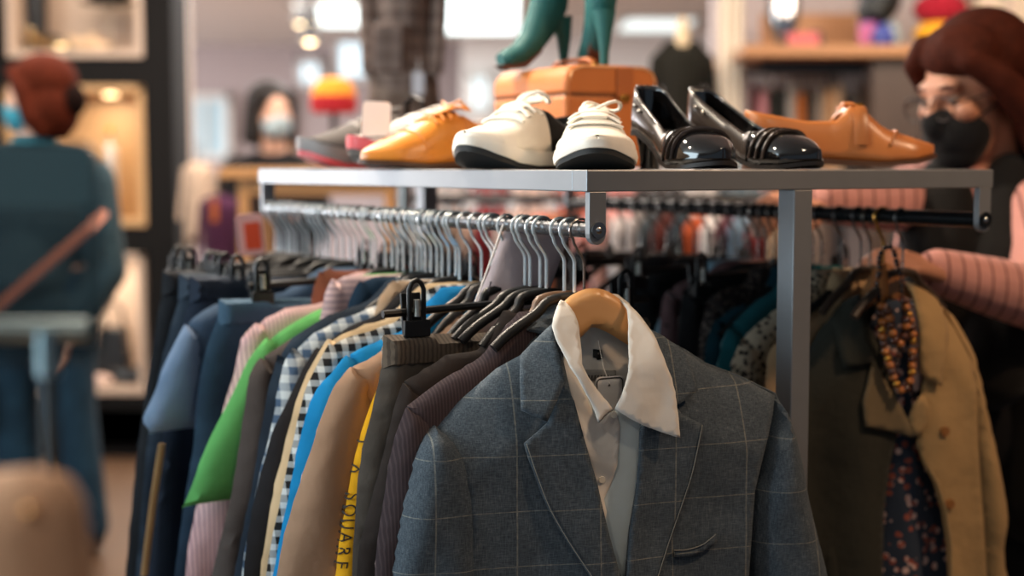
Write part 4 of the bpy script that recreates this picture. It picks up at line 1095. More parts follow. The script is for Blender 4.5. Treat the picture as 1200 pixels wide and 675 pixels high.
# strings of dark beads looped over the hanger
def beads(name, label, pts, r, mats, w):
    t = root(name, label, 'necklace', FC.o, FC.ang)
    P = smooth_line([FC.uv(x, y, w) for x, y in pts], 8); acc = [0]
    for i in range(1, len(P)): acc.append(acc[-1]+math.dist(P[i], P[i-1]))
    MB().tube([(u, -w, v) for u, v in P], r*.3, 6).build('string', plain('#2a1a10', .7), t)
    d = r; k = 0; cache = {}
    while d < acc[-1]:
        j = next(i for i in range(len(acc)) if acc[i] >= d); u, v = P[j]
        m_ = mats[k % len(mats)]
        if m_.name in cache: o = cache[m_.name].copy(); COL.objects.link(o); o.parent = t
        else: o = MB().ell((0, 0, 0), (r, r, r*.92), 12, 8).build('bead', m_, t); cache[m_.name] = o
        o.location = (u, -w-.002*math.sin(k), v)
        d += r*1.75; k += 1
b1m, b2m, b3m = plain('#2a1510', .2, coat=.5), plain('#4a2412', .2, coat=.5), plain('#a8622a', .18, coat=.6)
beads('bead_necklace', 'long dark brown bead necklace looped over the brass hook', [(1034,292),(1044,290),(1051,306),(1055,324),(1058,348),(1060,380),(1056,410),(1046,430),(1036,408),(1031,370),(1029,340),(1030,310),(1034,294)], .0042, [b1m, b1m, b2m], .055)
beads('bead_necklace', 'shiny amber bead necklace hanging lower inside the coat', [(1032,352),(1034,386),(1040,420),(1050,448),(1060,458),(1068,436),(1070,404),(1066,372),(1060,352)], .0062, [b3m, b2m, b3m, m_gold], .062)
beads('bead_necklace', 'short copper bead necklace in the coat neck', [(1040,356),(1044,384),(1052,404),(1060,392),(1062,366)], .0068, [b2m, b3m], .066)
q = FC.line([(1028,312),(1038,308),(1041,340),(1036,362),(1029,345)], .055)
t = root('leather_label', 'orange-brown swing label hanging from the brass hook', 'label', FC.o, FC.ang)
puffy(q, .0015, .004, w0=.057, step=.006).build('body', plain('#b86e28', .4), t)
# more hangers between post and coat
for s, lab in ((.150, 'dark wooden hanger beside the steel post, left of the trench coat'), (.215, 'second dark hanger tucked behind the trench coat')):
    hanger(s, 2, .1, 'plastic', lab, hookm=m_hookd, hw=.10, drop=.05, name='wooden_hanger', hmat=wood('#2c211a', '#3d2f25'))

# ================================================================== PEOPLE
m_skin = plain('#b07a60', .5, 0, .06); m_skin2 = plain('#d6a890', .5, 0, .05)
def person(name, label): return root(name, label, 'person')
def head_prims(mb, M):
    R = M.to_3x3(); P = lambda v: M @ Vector(v)
    mb.ell(P((0, .012, .045)), (.073, .093, .083), rot=R)
    mb.ell(P((0, -.030, -.035)), (.058, .060, .080), rot=R)
    mb.ell(P((0, -.050, -.085)), (.032, .034, .028), rot=R)
    mb.ell(P((0, -.078, .030)), (.050, .018, .020), rot=R)
    mb.cap(P((0, -.086, .022)), .010, P((0, -.110, -.022)), .014)
    mb.ell(P((0, -.100, -.026)), (.019, .014, .011), rot=R)
    for s in (-1, 1):
        mb.ell(P((s*.040, -.066, -.012)), (.024, .022, .022), rot=R)
        mb.ell(P((s*.074, .010, -.005)), (.010, .020, .032), rot=R)
    mb.ell(P((0, -.088, -.058)), (.024, .012, .007), rot=R); mb.ell(P((0, -.086, -.069)), (.021, .012, .008), rot=R)
def hand_prims(mb, wrist, fwd, up, curl=.6, size=1.0, thumb=1):
    """palm and five separate fingers; fwd = from wrist to knuckles, up = back of the hand"""
    f = Vector(fwd).normalized(); u = Vector(up); u = (u - f*u.dot(f)).normalized(); s = f.cross(u)*thumb
    W = Vector(wrist); k = size
    for i in range(4):
        o = (i-1.5)*.0185*k; mb.cap(W + s*o*.75 + f*.012*k, .013*k, W + s*o + f*.078*k, .0115*k, 10)
    for i, L in enumerate((.070, .080, .074, .058)):
        o = (i-1.5)*.0205*k; p = W + s*o*1.0 + f*.082*k; d = f.copy(); a = 0
        for j, q in enumerate((.45, .32, .23)):
            a += curl*(1.0 if j else .7); dd = f*math.cos(a) - u*math.sin(a)
            p2 = p + dd*L*q*k; mb.cap(p, (.0092-.0010*j)*k, p2, (.0084-.0010*j)*k, 10); p = p2
    p = W - s*.022*k + f*.025*k; d1 = (f*.6 - s*.75 - u*.25).normalized(); d2 = (f*.9 - s*.1 - u*.45).normalized()
    p2 = p + d1*.038*k; mb.cap(p, .0125*k, p2, .0105*k, 10); p3 = p2 + d2*.032*k; mb.cap(p2, .0105*k, p3, .0085*k, 10)
    mb.cap(p3, .0085*k, p3 + (f*.8 - u*.6).normalized()*.022*k, .007*k, 10)

# ---- woman at the right, looking down at the rail
wm = person('person', 'woman in black face mask, glasses, black waistcoat and striped pink top reaching into the rack')
hd = at(1142, 112, 2.52)
HM = Matrix.Translation(hd) @ Matrix.Rotation(math.radians(-64), 4, 'Z') @ Matrix.Rotation(math.radians(15), 4, 'X')
neck = at(1162, 205, 2.56); chest = at(1150, 300, 2.56)
shL = at(1212, 250, 2.46); elL = at(1222, 352, 2.36); wrL = at(1098, 318, 2.20); haL = at(1060, 300, 2.14)
shR = at(1084, 226, 2.62); elR = at(1046, 236, 2.50); wrR = at(962, 236, 2.40); haR = at(940, 238, 2.38)
pel = Vector((chest.x+.05, 2.62, .86))
b = MB(); head_prims(b, HM)
b.chain([HM @ Vector((0, .02, -.06)), neck + Vector((0, 0, .02)), neck], [.052, .052, .06])
b.ell(chest, (.15, .11, .17)); b.cap(neck - Vector((0, 0, .05)), .09, pel + Vector((0, 0, .1)), .13)
b.cap(neck - Vector((0, 0, .04)), .06, shL, .055); b.cap(neck - Vector((0, 0, .04)), .06, shR, .055)
b.chain([shL, elL, wrL], [.050, .042, .028]); b.chain([shR, elR, wrR], [.050, .042, .028])
b.chain([pel + Vector((-.08, 0, 0)), Vector((pel.x-.09, 2.6, .48)), Vector((pel.x-.09, 2.63, .07))], [.095, .06, .042])
b.chain([pel + Vector((.08, 0, 0)), Vector((pel.x+.09, 2.6, .48)), Vector((pel.x+.09, 2.63, .07))], [.095, .06, .042])
for sx in (-1, 1): b.cap((pel.x+sx*.09, 2.64, .045), .04, (pel.x+sx*.09-.03, 2.47, .035), .032)
b.ell(pel, (.16, .12, .12))
hand_prims(b, wrL, at(1030, 296, 2.12) - wrL, (0, -.5, 1), .55, 1.0, -1)
hand_prims(b, wrR, haR - wrR, (0, -.5, 1), .5, 1.0, 1)
b.build('body', m_skin, wm, voxel=.006, sm=3)
# striped top: torso and two sleeves
m_pink = fabric('#c08a82', 'hstripe', '#6a4240', f1=34, duty=.16, wr=.4)
m_pinks = fabric('#c08a82', 'vstripe', '#6a4240', f1=36, duty=.16, wr=.4)
tp = MB(); tp.ell(chest, (.158, .118, .18)); tp.cap(neck - Vector((0, 0, .07)), .095, pel + Vector((0, 0, .1)), .14)
tp.cap(neck - Vector((0, 0, .06)), .062, shL, .060); tp.cap(neck - Vector((0, 0, .06)), .062, shR, .060)
tp.build('striped_top', m_pink, wm, voxel=.008, sm=4)
MB().chain([shL, elL], [.062, .056]).chain([elL, elL.lerp(wrL, .5), wrL], [.056, .048, .036]).build('sleeve', m_pinks, wm, voxel=.006, sm=3)
MB().chain([shR, elR], [.062, .054]).chain([elR, elR.lerp(wrR, .5), wrR], [.054, .046, .036]).build('sleeve', m_pinks, wm, voxel=.006, sm=3)
# black waistcoat: two fronts leave the chest open
m_vest = fabric('#0f0d0c', 'plain', wr=.5)
v = MB()
for sg, off in ((-1, -.085), (1, .095)):
    c = chest + Vector((off, -.035, -.02))
    v.ell(c, (.075, .10, .20)); v.cap(c + Vector((0, 0, .05)), .07, c + Vector((off*.15, .02, -.42)), .085)
    v.cap(c + Vector((0, .02, .08)), .06, neck + Vector((off*.7, .02, -.02)), .045)
v.ell(chest + Vector((.07, .03, -.10)), (.12, .115, .18)); v.ell(chest + Vector((.01, .06, -.02)), (.165, .09, .2))
v.chain([at(1182, 205, 2.50), at(1182, 300, 2.44), at(1160, 430, 2.44)], [.040, .056, .075])
v.build('waistcoat', m_vest, wm, voxel=.008, sm=4)
tr = MB()
for sx in (-1, 1): tr.chain([pel + Vector((sx*.08, 0, 0)), Vector((pel.x+sx*.09, 2.6, .48)), Vector((pel.x+sx*.09, 2.63, .1))], [.105, .075, .065])
tr.ell(pel, (.17, .13, .14)); tr.build('trousers', fabric('#121113', 'plain'), wm, voxel=.012, sm=3)
for sx in (-1, 1): MB().cap((pel.x+sx*.09, 2.65, .05), .048, (pel.x+sx*.09-.035, 2.46, .04), .038).build('shoe', plain('#151313', .5), wm, voxel=.006)
# hair, mask, glasses, ear-ring, eyes
m_hair = plain('#3c170c', .8, 0, .55, bump=1.0, bscale=55, nscale=60, spec=.12)
h = MB(); R3 = HM.to_3x3(); P = lambda q: HM @ Vector(q)
h.ell(P((0, .030, .065)), (.088, .098, .085), rot=R3); h.ell(P((0, .075, .0)), (.082, .055, .10), rot=R3)
h.ell(P((.015, -.030, .085)), (.074, .062, .052), rot=R3)
for s in (-1, 1):
    h.chain([P((s*.030, -.066, .105)), P((s*.066, -.060, .072)), P((s*.086, -.02, .03)), P((s*.090, .04, -.05)), P((s*.080, .075, -.15)), P((s*.07, .08, -.22))], [.020, .022, .026, .036, .040, .03])
h.chain([P((0, .10, .0)), P((0, .10, -.1)), P((.0, .09, -.2))], [.06, .055, .04])
h.build('hair', m_hair, wm, voxel=.005, sm=2)
mk = MB(); mk.ell(P((0, -.052, -.052)), (.061, .060, .058), rot=R3); mk.ell(P((0, -.098, -.028)), (.026, .026, .030), rot=R3); mk.ell(P((0, -.060, -.085)), (.046, .046, .034), rot=R3)
mo = mk.build('face_mask', fabric('#0f0f11', 'plain'), wm, voxel=.004, sm=4)
for s in (-1, 1):
    MB().tube([P((s*.055, -.06, -.03)), P((s*.072, -.02, -.012)), P((s*.084, .012, .004))], .0018, 6).build('ear_loop', m_black, mo)
    MB().ell(P((s*.033, -.076, .012)), (.011, .010, .007), rot=R3).build('eye', plain('#75625a', .9, spec=.1), wm)
    e = MB().ell(P((s*.033, -.084, .008)), (.006, .003, .005), rot=R3).build('iris', plain('#1d120c', .8, spec=.1), wm)
    MB().tube([P((s*.016, -.092, .032)), P((s*.034, -.094, .036)), P((s*.055, -.080, .030))], [.002, .0032, .002], 6).build('eyebrow', m_hair, wm)
gl = root('glasses', 'thin dark-rimmed glasses worn by the woman in the black mask', 'glasses', (0, 0, 0))
m_rim = plain('#2a2120', .3, .3)
for s in (-1, 1):
    c = (s*.034, -.112, .002)
    MB().tube([P((c[0]+.027*math.cos(a), c[1]+.006*abs(math.cos(a)), c[2]+.021*math.sin(a))) for a in [2*PI*k/20 for k in range(21)]], .0016, 6).build('rim', m_rim, gl)
    MB().tube([P((s*.060, -.106, .006)), P((s*.078, -.05, .010)), P((s*.084, .012, .010))], .0016, 6).build('temple', m_rim, gl)
MB().tube([P((-.008, -.112, .006)), P((0, -.116, .010)), P((.008, -.112, .006))], .0016, 6).build('bridge', m_rim, gl)
for s in (-1, 1): MB().ell(P((s*.084, .004, -.042)), (.006, .006, .010)).build('earring', m_gold, wm)

# ---- woman seen from behind at the left
lp = person('person', 'red-haired person in dark coat and jeans turned away before the black display wall')
lh = at(44, 118, 4.7)
LM = Matrix.Translation(lh) @ Matrix.Rotation(math.radians(-102), 4, 'Z')
bx = lh.x - .02; by = 4.72
b = MB(); head_prims(b, LM)
b.cap(lh + Vector((0, .01, -.06)), .055, Vector((bx, by, lh.z-.18)), .062)
top = lh.z-.20
b.cap((bx, by, top-.06), .10, (bx-.02, by, 1.05), .14); b.ell((bx-.01, by, top-.2), (.18, .12, .2)); b.ell((bx-.02, by, .98), (.175, .13, .14))
for sx in (-1, 1):
    b.cap((bx, by, top), .06, (bx+sx*.185, by, top-.05), .06)
    b.chain([(bx+sx*.19, by, top-.06), (bx+sx*.23, by-.02, top-.36), (bx+sx*.18-.05, by-.06-.1*(sx < 0), top-.56)], [.055, .045, .032])
    hand_prims(b, (bx+sx*.18-.05, by-.06-.1*(sx < 0), top-.56), (-.3, -.1, -1), (sx, -.2, 0), .35, 1.0, sx)
    b.chain([(bx-.02+sx*.09, by, .95), (bx-.01+sx*.10, by+.02, .5), (bx+.02+sx*.11, by+.05, .08)], [.10, .065, .045])
    b.cap((bx+.02+sx*.11, by+.06, .05), .042, (bx-.05+sx*.11, by-.08, .04), .034)
b.build('body', m_skin2, lp, voxel=.009, sm=3)
m_coat = fabric('#2a3d44', 'plain', wr=.5)
c = MB(); c.cap((bx, by, top-.07), .12, (bx-.02, by, .95), .175); c.ell((bx-.01, by, top-.2), (.205, .145, .22)); c.ell((bx-.02, by, .86), (.21, .16, .14))
for sx in (-1, 1):
    c.cap((bx, by, top-.01), .075, (bx+sx*.19, by, top-.06), .072)
    c.chain([(bx+sx*.195, by, top-.07), (bx+sx*.235, by-.02, top-.36), (bx+sx*.19-.05, by-.06-.1*(sx < 0), top-.53)], [.072, .066, .055])
c.build('coat', m_coat, lp, voxel=.010, sm=4)
j = MB()
for sx in (-1, 1): j.chain([(bx-.02+sx*.09, by, .92), (bx-.01+sx*.10, by+.02, .5), (bx+.02+sx*.11, by+.05, .10)], [.115, .085, .07])
j.build('jeans', fabric('#142c3c', 'denim', '#2a4c60'), lp, voxel=.010, sm=3)
for sx in (-1, 1): MB().cap((bx+.02+sx*.11, by+.06, .055), .052, (bx-.06+sx*.11, by-.1, .045), .042).build('shoe', plain('#3a2a22', .5), lp, voxel=.008)
m_red_hair = plain('#45190b', .85, 0, .6, bump=.8, bscale=45, nscale=30, spec=.08)
h = MB(); R3 = LM.to_3x3(); P = lambda q: LM @ Vector(q)
h.ell(P((0, .026, .060)), (.102, .112, .098), rot=R3); h.ell(P((0, .060, -.02)), (.100, .080, .110), rot=R3)
for s in (-1, 1): h.chain([P((s*.06, -.05, .09)), P((s*.085, .0, .03)), P((s*.086, .03, -.06)), P((s*.07, .05, -.10))], [.024, .034, .036, .028])
h.build('hair', m_red_hair, lp, voxel=.007, sm=2)
MB().ell(P((0, .125, .0)), (.05, .045, .055), rot=R3).build('hair_bun', plain('#160b08', .9, spec=.05), lp)
mk = MB(); mk.ell(P((0, -.052, -.052)), (.063, .062, .060), rot=R3); mk.ell(P((0, -.098, -.03)), (.026, .026, .03), rot=R3)
mk.build('face_mask', fabric('#3d93a8', 'plain'), lp, voxel=.006, sm=3)
MB().lathe([(.066, -.012), (.076, 0), (.074, .03), (.066, .045)], (bx, by, lh.z-.165), 20).build('scarf', fabric('#3c7f8c', 'vstripe', '#1b3a48', f1=60, duty=.5), lp)
# shoulder bag strap across the back
sb = root('shoulder_bag', 'brown leather bag strap crossing the back of the red-haired person', 'bag', (0, 0, 0))
a1, a2 = at(104, 268, 4.52), at(-30, 384, 4.50)
MB().tube([Vector((a1.x+.02, 4.62, a1.z+.05)), a1, a1.lerp(a2, .5)+Vector((0, -.012, 0)), a2, a2+Vector((-.1, .05, -.1))], .019, 8, flat=.25, up=(0, 1, 0)).build('strap', plain('#8a4a2c', .5), sb)
q = a2 + Vector((-.16, .06, -.22))
MB().box(q, (.26, .10, .22)).build('body', plain('#6d3a22', .5), sb, bevel=.03)
# ---- dark-haired person far behind
fp = person('person', 'dark-haired person in black with pale face mask standing far behind the sneakers')
fh = at(318, 134, 6.3); FM = Matrix.Translation(fh) @ Matrix.Rotation(math.radians(35), 4, 'Z'); fx = fh.x; fy = 6.34
b = MB(); head_prims(b, FM); b.cap(fh + Vector((0, .01, -.06)), .055, (fx, fy, fh.z-.18), .06)
tp_ = fh.z-.2
b.cap((fx, fy, tp_-.06), .1, (fx, fy, .95), .14); b.ell((fx, fy, .95), (.17, .13, .13))
for sx in (-1, 1):
    b.cap((fx, fy, tp_), .06, (fx+sx*.17, fy, tp_-.05), .055)
    b.chain([(fx+sx*.18, fy, tp_-.06), (fx+sx*.2, fy-.05, tp_-.32), (fx+sx*.12, fy-.28, tp_-.22)], [.05, .042, .03])
    hand_prims(b, (fx+sx*.12, fy-.28, tp_-.22), (-sx*.3, -1, .3), (0, .3, 1), .4, 1.0, sx)
    b.chain([(fx+sx*.09, fy, .9), (fx+sx*.1, fy, .48), (fx+sx*.1, fy+.02, .07)], [.1, .065, .045]); b.cap((fx+sx*.1, fy+.03, .045), .04, (fx+sx*.1, fy-.14, .035), .032)
b.build('body', m_skin2, fp, voxel=.010, sm=3)
c = MB(); c.cap((fx, fy, tp_-.07), .12, (fx, fy, .9), .17); c.ell((fx, fy, tp_-.2), (.2, .14, .2))
for sx in (-1, 1):
    c.cap((fx, fy, tp_-.01), .072, (fx+sx*.175, fy, tp_-.06), .068); c.chain([(fx+sx*.18, fy, tp_-.07), (fx+sx*.205, fy-.05, tp_-.32), (fx+sx*.135, fy-.24, tp_-.235)], [.068, .06, .045])
for sx in (-1, 1): c.chain([(fx+sx*.09, fy, .9), (fx+sx*.1, fy, .48), (fx+sx*.1, fy+.02, .1)], [.11, .08, .065])
c.build('clothes', fabric('#131214', 'plain'), fp, voxel=.012, sm=4)
P = lambda q: FM @ Vector(q); R3 = FM.to_3x3()
h = MB(); h.ell(P((0, .03, .06)), (.1, .105, .095), rot=R3); h.ell(P((0, .06, -.03)), (.1, .075, .13), rot=R3)
for s in (-1, 1): h.chain([P((s*.06, -.05, .09)), P((s*.088, .0, .03)), P((s*.09, .02, -.1))], [.026, .036, .04])
h.build('hair', plain('#15100e', .5, 0, .3), fp, voxel=.009, sm=2)
mk = MB(); mk.ell(P((0, -.052, -.052)), (.063, .062, .060), rot=R3); mk.ell(P((0, -.098, -.03)), (.026, .026, .03), rot=R3)
mk.build('face_mask', fabric('#9fb0b6', 'plain'), fp, voxel=.008, sm=3)
# ================================================================== BACKGROUND
def span(p0, p1, Y):
    a, b = at(*p0, Y), at(*p1, Y); return min(a.x, b.x), max(a.x, b.x), min(a.z, b.z), max(a.z, b.z)
# ---- black display wall with lit niches
YD = 6.4; D = .42
m_blackw = plain('#0c0a09', .75, 0, .1, spec=.2); m_niche = plain('#c2ab98', .6, 0, .05); m_nichew = wood('#b08a5c', '#c39c6c', .5, 'Z')
dc = root('display_cabinet', 'black display wall unit with lit framed niches behind the red-haired person', 'display cabinet', (0, 0, 0))
xr = at(205, 200, YD).x; xl = -3.3
cells = [span((4, -90), (168, 67), YD), span((4, 100), (172, 265), YD), span((4, 297), (172, 462), YD)]
cx0, cx1 = cells[1][0], cells[1][1]
fr = MB(); zt_ = CEIL; edges_z = sorted([c[2] for c in cells] + [c[3] for c in cells])
yc = YD + D/2
def bbox(mb, x0, x1, y0, y1, z0, z1): return mb.box(((x0+x1)/2, (y0+y1)/2, (z0+z1)/2), (x1-x0, y1-y0, z1-z0))
bbox(fr, xl, cx0, YD, YD+D, .0, zt_); bbox(fr, cx1, xr, YD, YD+D, .0, zt_)
bbox(fr, cx0, cx1, YD, YD+D, cells[0][3], zt_); bbox(fr, cx0, cx1, YD, YD+D, cells[1][3], cells[0][2])
bbox(fr, cx0, cx1, YD, YD+D, cells[2][3], cells[1][2]); bbox(fr, cx0, cx1, YD, YD+D, 0, cells[2][2]); bbox(fr, cx0, cx1, YD+D-.02, YD+D, 0, zt_)
fr.build('carcass', m_blackw, dc, smooth=False)
for i, (x0, x1, z0, z1) in enumerate(cells):
    m_ = m_nichew if i == 1 else m_niche; k = MB(); d = .030
    bbox(k, x0, x0+d, YD-.01, YD+D-.04, z0, z1); bbox(k, x1-d, x1, YD-.01, YD+D-.04, z0, z1)
    bbox(k, x0, x1, YD-.01, YD+D-.04, z1-d, z1); bbox(k, x0, x1, YD-.012, YD+D-.04, z0, z0+d)
    bbox(k, x0, x1, YD+D-.06, YD+D-.04, z0, z1)
    nb = k.build('niche', m_, dc, smooth=False, bevel=.003)
    MB().lathe([(.03, -.012), (.03, 0)], ((x0*.3+x1*.7), YD+.14, z1-d), 16).build('downlight', glow('#ffd9a0', 6), nb)
    L = bpy.data.lights.new('niche_lamp', 'AREA'); L.energy = (1.6, 2.4, 3.0)[i]; L.size = .25; L.color = (1, .84, .66); L.shape = 'DISK'
    lo_ = bpy.data.objects.new('niche_lamp', L); COL.objects.link(lo_); lo_.location = (x0*.35+x1*.65, YD+.16, z1-d-.02); lo_.parent = dc
x0, x1, z0, z1 = cells[2]
for k in range(2): MB().box((xl+.4+k*1.0, YD-.01, z0/2), (.9, .02, z0-.12)).build('drawer', plain('#191411', .5), dc, smooth=False, bevel=.004)
MB().box(((cx0+cx1)/2+.05, YD-.01, z0/2), (.66, .02, z0-.12)).build('drawer', plain('#191411', .5), dc, smooth=False, bevel=.004)
# things in the niches
fz = lambda i: cells[i][2] + .030
def small_shoe(name, label, x, y, z, rz, mt, S=PU, L=.22):
    t = root(name, label, 'shoe', (x, y, z), rz)
    shoe_upper(S, L).build('upper', mt, t, solid=.003)
    shoe_sole(S, L, (S['zb'][0], [max(0, v-.008) for v in S['zb'][1]]), .002).build('sole', plain('#2a1d16', .6), t)
    if S is PU: MB().tube([(.02, 0, .046), (.018, 0, 0)], [.014, .008], 10).build('heel', mt, t)
    return t
def tall_boot(label, x, y, z, rz, mt, h=.36):
    t = root('tall_boot', label, 'boot', (x, y, z), rz)
    shoe_upper(dict(LO, t_open=0), .25).build('foot', mt, t)
    MB().tube([(.055, 0, .03), (.055, 0, .12), (.05, 0, h*.6), (.05, 0, h)], [.04, .045, .052, .056], 16).build('shaft', mt, t)
    shoe_sole(dict(LO), .25, ([0, 1], [0, 0]), .003).build('sole', plain('#120e0c', .6), t)
    return t
p = at(32, 40, 6.6); tall_boot('tall black boot in the top niche beside the gold shoe', p.x, 6.6, fz(0), -.3, plain('#0f0d0d', .35))
p = at(60, 40, 6.55); small_shoe('court_shoe', 'shiny pale gold shoe in the top niche', p.x-.1, 6.52, fz(0)+.001, -.35, metal('#e8cfa0', .2))
p = at(95, 50, 6.55); small_shoe('flat_shoe', 'low cream flat shoe on the right of the top niche', p.x-.06, 6.55, fz(0), -.15, plain('#d9b894', .3), LO)
p = at(128, 4, 6.6)
t = root('felt_hat', 'black felt hat on a stand in the upper part of the top niche', 'hat', (p.x, 6.6, fz(0)))
zt2 = p.z - fz(0)
MB().lathe([(.05, 0), (.05, .01), (.008, .02), (.008, zt2)], n=16).build('stand', plain('#b9a793', .4), t)
MB().lathe([(.13, zt2), (.135, zt2+.006), (.085, zt2+.012), (.085, zt2+.05), (.075, zt2+.09), (.04, zt2+.10)], n=24).build('crown', plain('#100e0d', .8), t)
p = at(130, 160, 6.6)
t = root('perfume_bottle', 'slender clear bottle on stand in the warm middle niche', 'bottle', (p.x, 6.58, fz(1)))
NG = plain('#b9b0a6', .1, coat=.5)
MB().lathe([(.035, 0), (.035, .28), (.03, .32), (.010, .34), (.010, .38)], n=20).build('body', NG, t)
MB().lathe([(.014, .38), (.014, .41), (.01, .415)], n=16).build('cap', m_gold, t)
p = at(112, 240, 6.6)
t = root('gold_vase', 'small gold vase on the floor of the warm middle niche', 'vase', (p.x, 6.56, fz(1)))
MB().lathe([(.03, 0), (.045, .04), (.04, .09), (.018, .12), (.024, .14)], n=20).build('body', m_gold, t)
p = at(128, 360, 6.6)
t = root('handbag', 'black handbag with pale round clasp in the lowest niche', 'handbag', (p.x+.02, 6.58, fz(2)))
MB().extrude([(-.085, 0), (.085, 0), (.08, .10), (.06, .26), (-.06, .26), (-.08, .10)], -.05, .05).build('body', plain('#13100f', .4), t, bevel=.012)
MB().tube([(-.05, 0, .25), (-.045, 0, .34), (0, 0, .38), (.045, 0, .34), (.05, 0, .25)], .008, 8).build('handle', plain('#13100f', .4), t)
MB().ell((-.05, -.06, .29), (.032, .022, .04)).build('clasp', plain('#d9c7b2', .3), t)
p = at(106, 420, 6.5); small_shoe('court_shoe', 'pale pink shoe on the floor of the lowest niche', p.x-.10, 6.46, fz(2), .1, plain('#d2b4a4', .4))
p = at(150, 430, 6.5); small_shoe('court_shoe', 'black low shoe at the right of the lowest niche', p.x-.08, 6.5, fz(2), .0, plain('#151211', .35), LO)
# white trim post right of the black unit
x0, x1, _, _ = span((206, 0), (222, 10), 6.75)
struct(MB().box(((x0+x1)/2, 6.75, 1.3), (x1-x0, .1, 2.6)).build('trim_1', plain('#bfaea2', .6, 0, .04), smooth=False, bevel=.004))
# ---- tables, clothes and bits seen left of the rack
x0, x1, z0, z1 = span((264, 196), (320, 207), 4.9)
t = root('wooden_table', 'plain wooden table edge and leg beyond the left end of the rack', 'table', ((x0+x1)/2+.25, 5.15, 0))
m_tw = wood('#a8743e', '#bd8850', .5, 'X')
w = .5
HT = z1-.002
MB().box((-.02, 0, z1-.02), (x1-x0+.5, .55, .035)).build('table_top', m_tw, t, smooth=False, bevel=.003)
for sx in (-1, 1):
    for sy in (-1, 1): MB().box((-.02+sx*((x1-x0+.5)/2-.08), sy*.23, (z1-.04)/2), (.035, .035, z1-.04)).build('leg', m_tw, t, smooth=False, bevel=.002)
MB().box((-.02, -.23, z1-.07), (x1-x0+.36, .02, .05)).build('apron', m_tw, t, smooth=False)
def hung(name, label, cat, px, py, wpx, hpx, Y, mt, T=.05, group=None, rz=0.0, sleeves=True):
    p = at(px, py, Y); k = Y/FPX; w = wpx*k/2; h = hpx*k
    t = root(name, label, cat, (p.x, Y, p.z), rz, group)
    puffy([(-w*.3, 0), (-w*.95, -w*.35), (-w*.85, -h*.5), (-w, -h), (w, -h), (w*.85, -h*.5), (w*.95, -w*.35), (w*.3, 0)], T, T*1.2, fold=drape(.012, 30, px, 0, .5), step=.03).build('body', mt, t, sm=1)
    if sleeves:
        for s in (-1, 1):
            q = [(-w*.7, -w*.25), (-w*.98, -w*.4), (-w*1.35, -h*.7), (-w*1.0, -h*.72), (-w*.75, -w*.9)]
            if s == 1: q = [(-x, z) for x, z in q][::-1]
            puffy(q, T*.9, T, step=.03).build('sleeve', mt, t, sm=1)
    pts = [(0, 0, -.01), (0, 0, .03), (.012, 0, .045), (.012, 0, .07), (-.008, 0, .075), (-.012, 0, .06)]
    MB().tube(pts, .003, 6).build('hanger_hook', m_hookd, t)
    return t
hung('coat', 'pale beige coat hanging far behind beside the white trim', 'coat', 232, 188, 40, 100, 6.0, fabric('#b7a08c', 'plain'))
hung('dress', 'plum purple dress on the far rail left of the red size divider', 'dress', 258, 226, 52, 150, 5.6, fabric('#42203a', 'plain'))
hung('jacket', 'black jacket far behind, between the plum dress and red divider', 'jacket', 288, 218, 36, 150, 5.9, fabric('#161314', 'plain'))
hung('scarf', 'small orange scarf hanging beside the plum dress', 'scarf', 251, 232, 12, 30, 5.45, fabric('#a85a28', 'plain'), .02, sleeves=False)
# red size divider on the rail's far end
F = gframe(.985, 1, -.25)
c = F.uv(294, 275)
t = root('size_divider', 'pink card divider with orange-red centre at the far end of the left rail', 'divider', F.o, F.ang)
MB().extrude(rrect(c[0], c[1], .045, .072, .009, .08), -.002, .002).build('card', plain('#e3a59b', .5, 0, .03), t, smooth=False)
MB().extrude(rrect(c[0]+.003, c[1]-.002, .026, .046, .003, .08), -.0035, .0).build('centre', plain('#e04a22', .5, 0, .03), t, smooth=False)
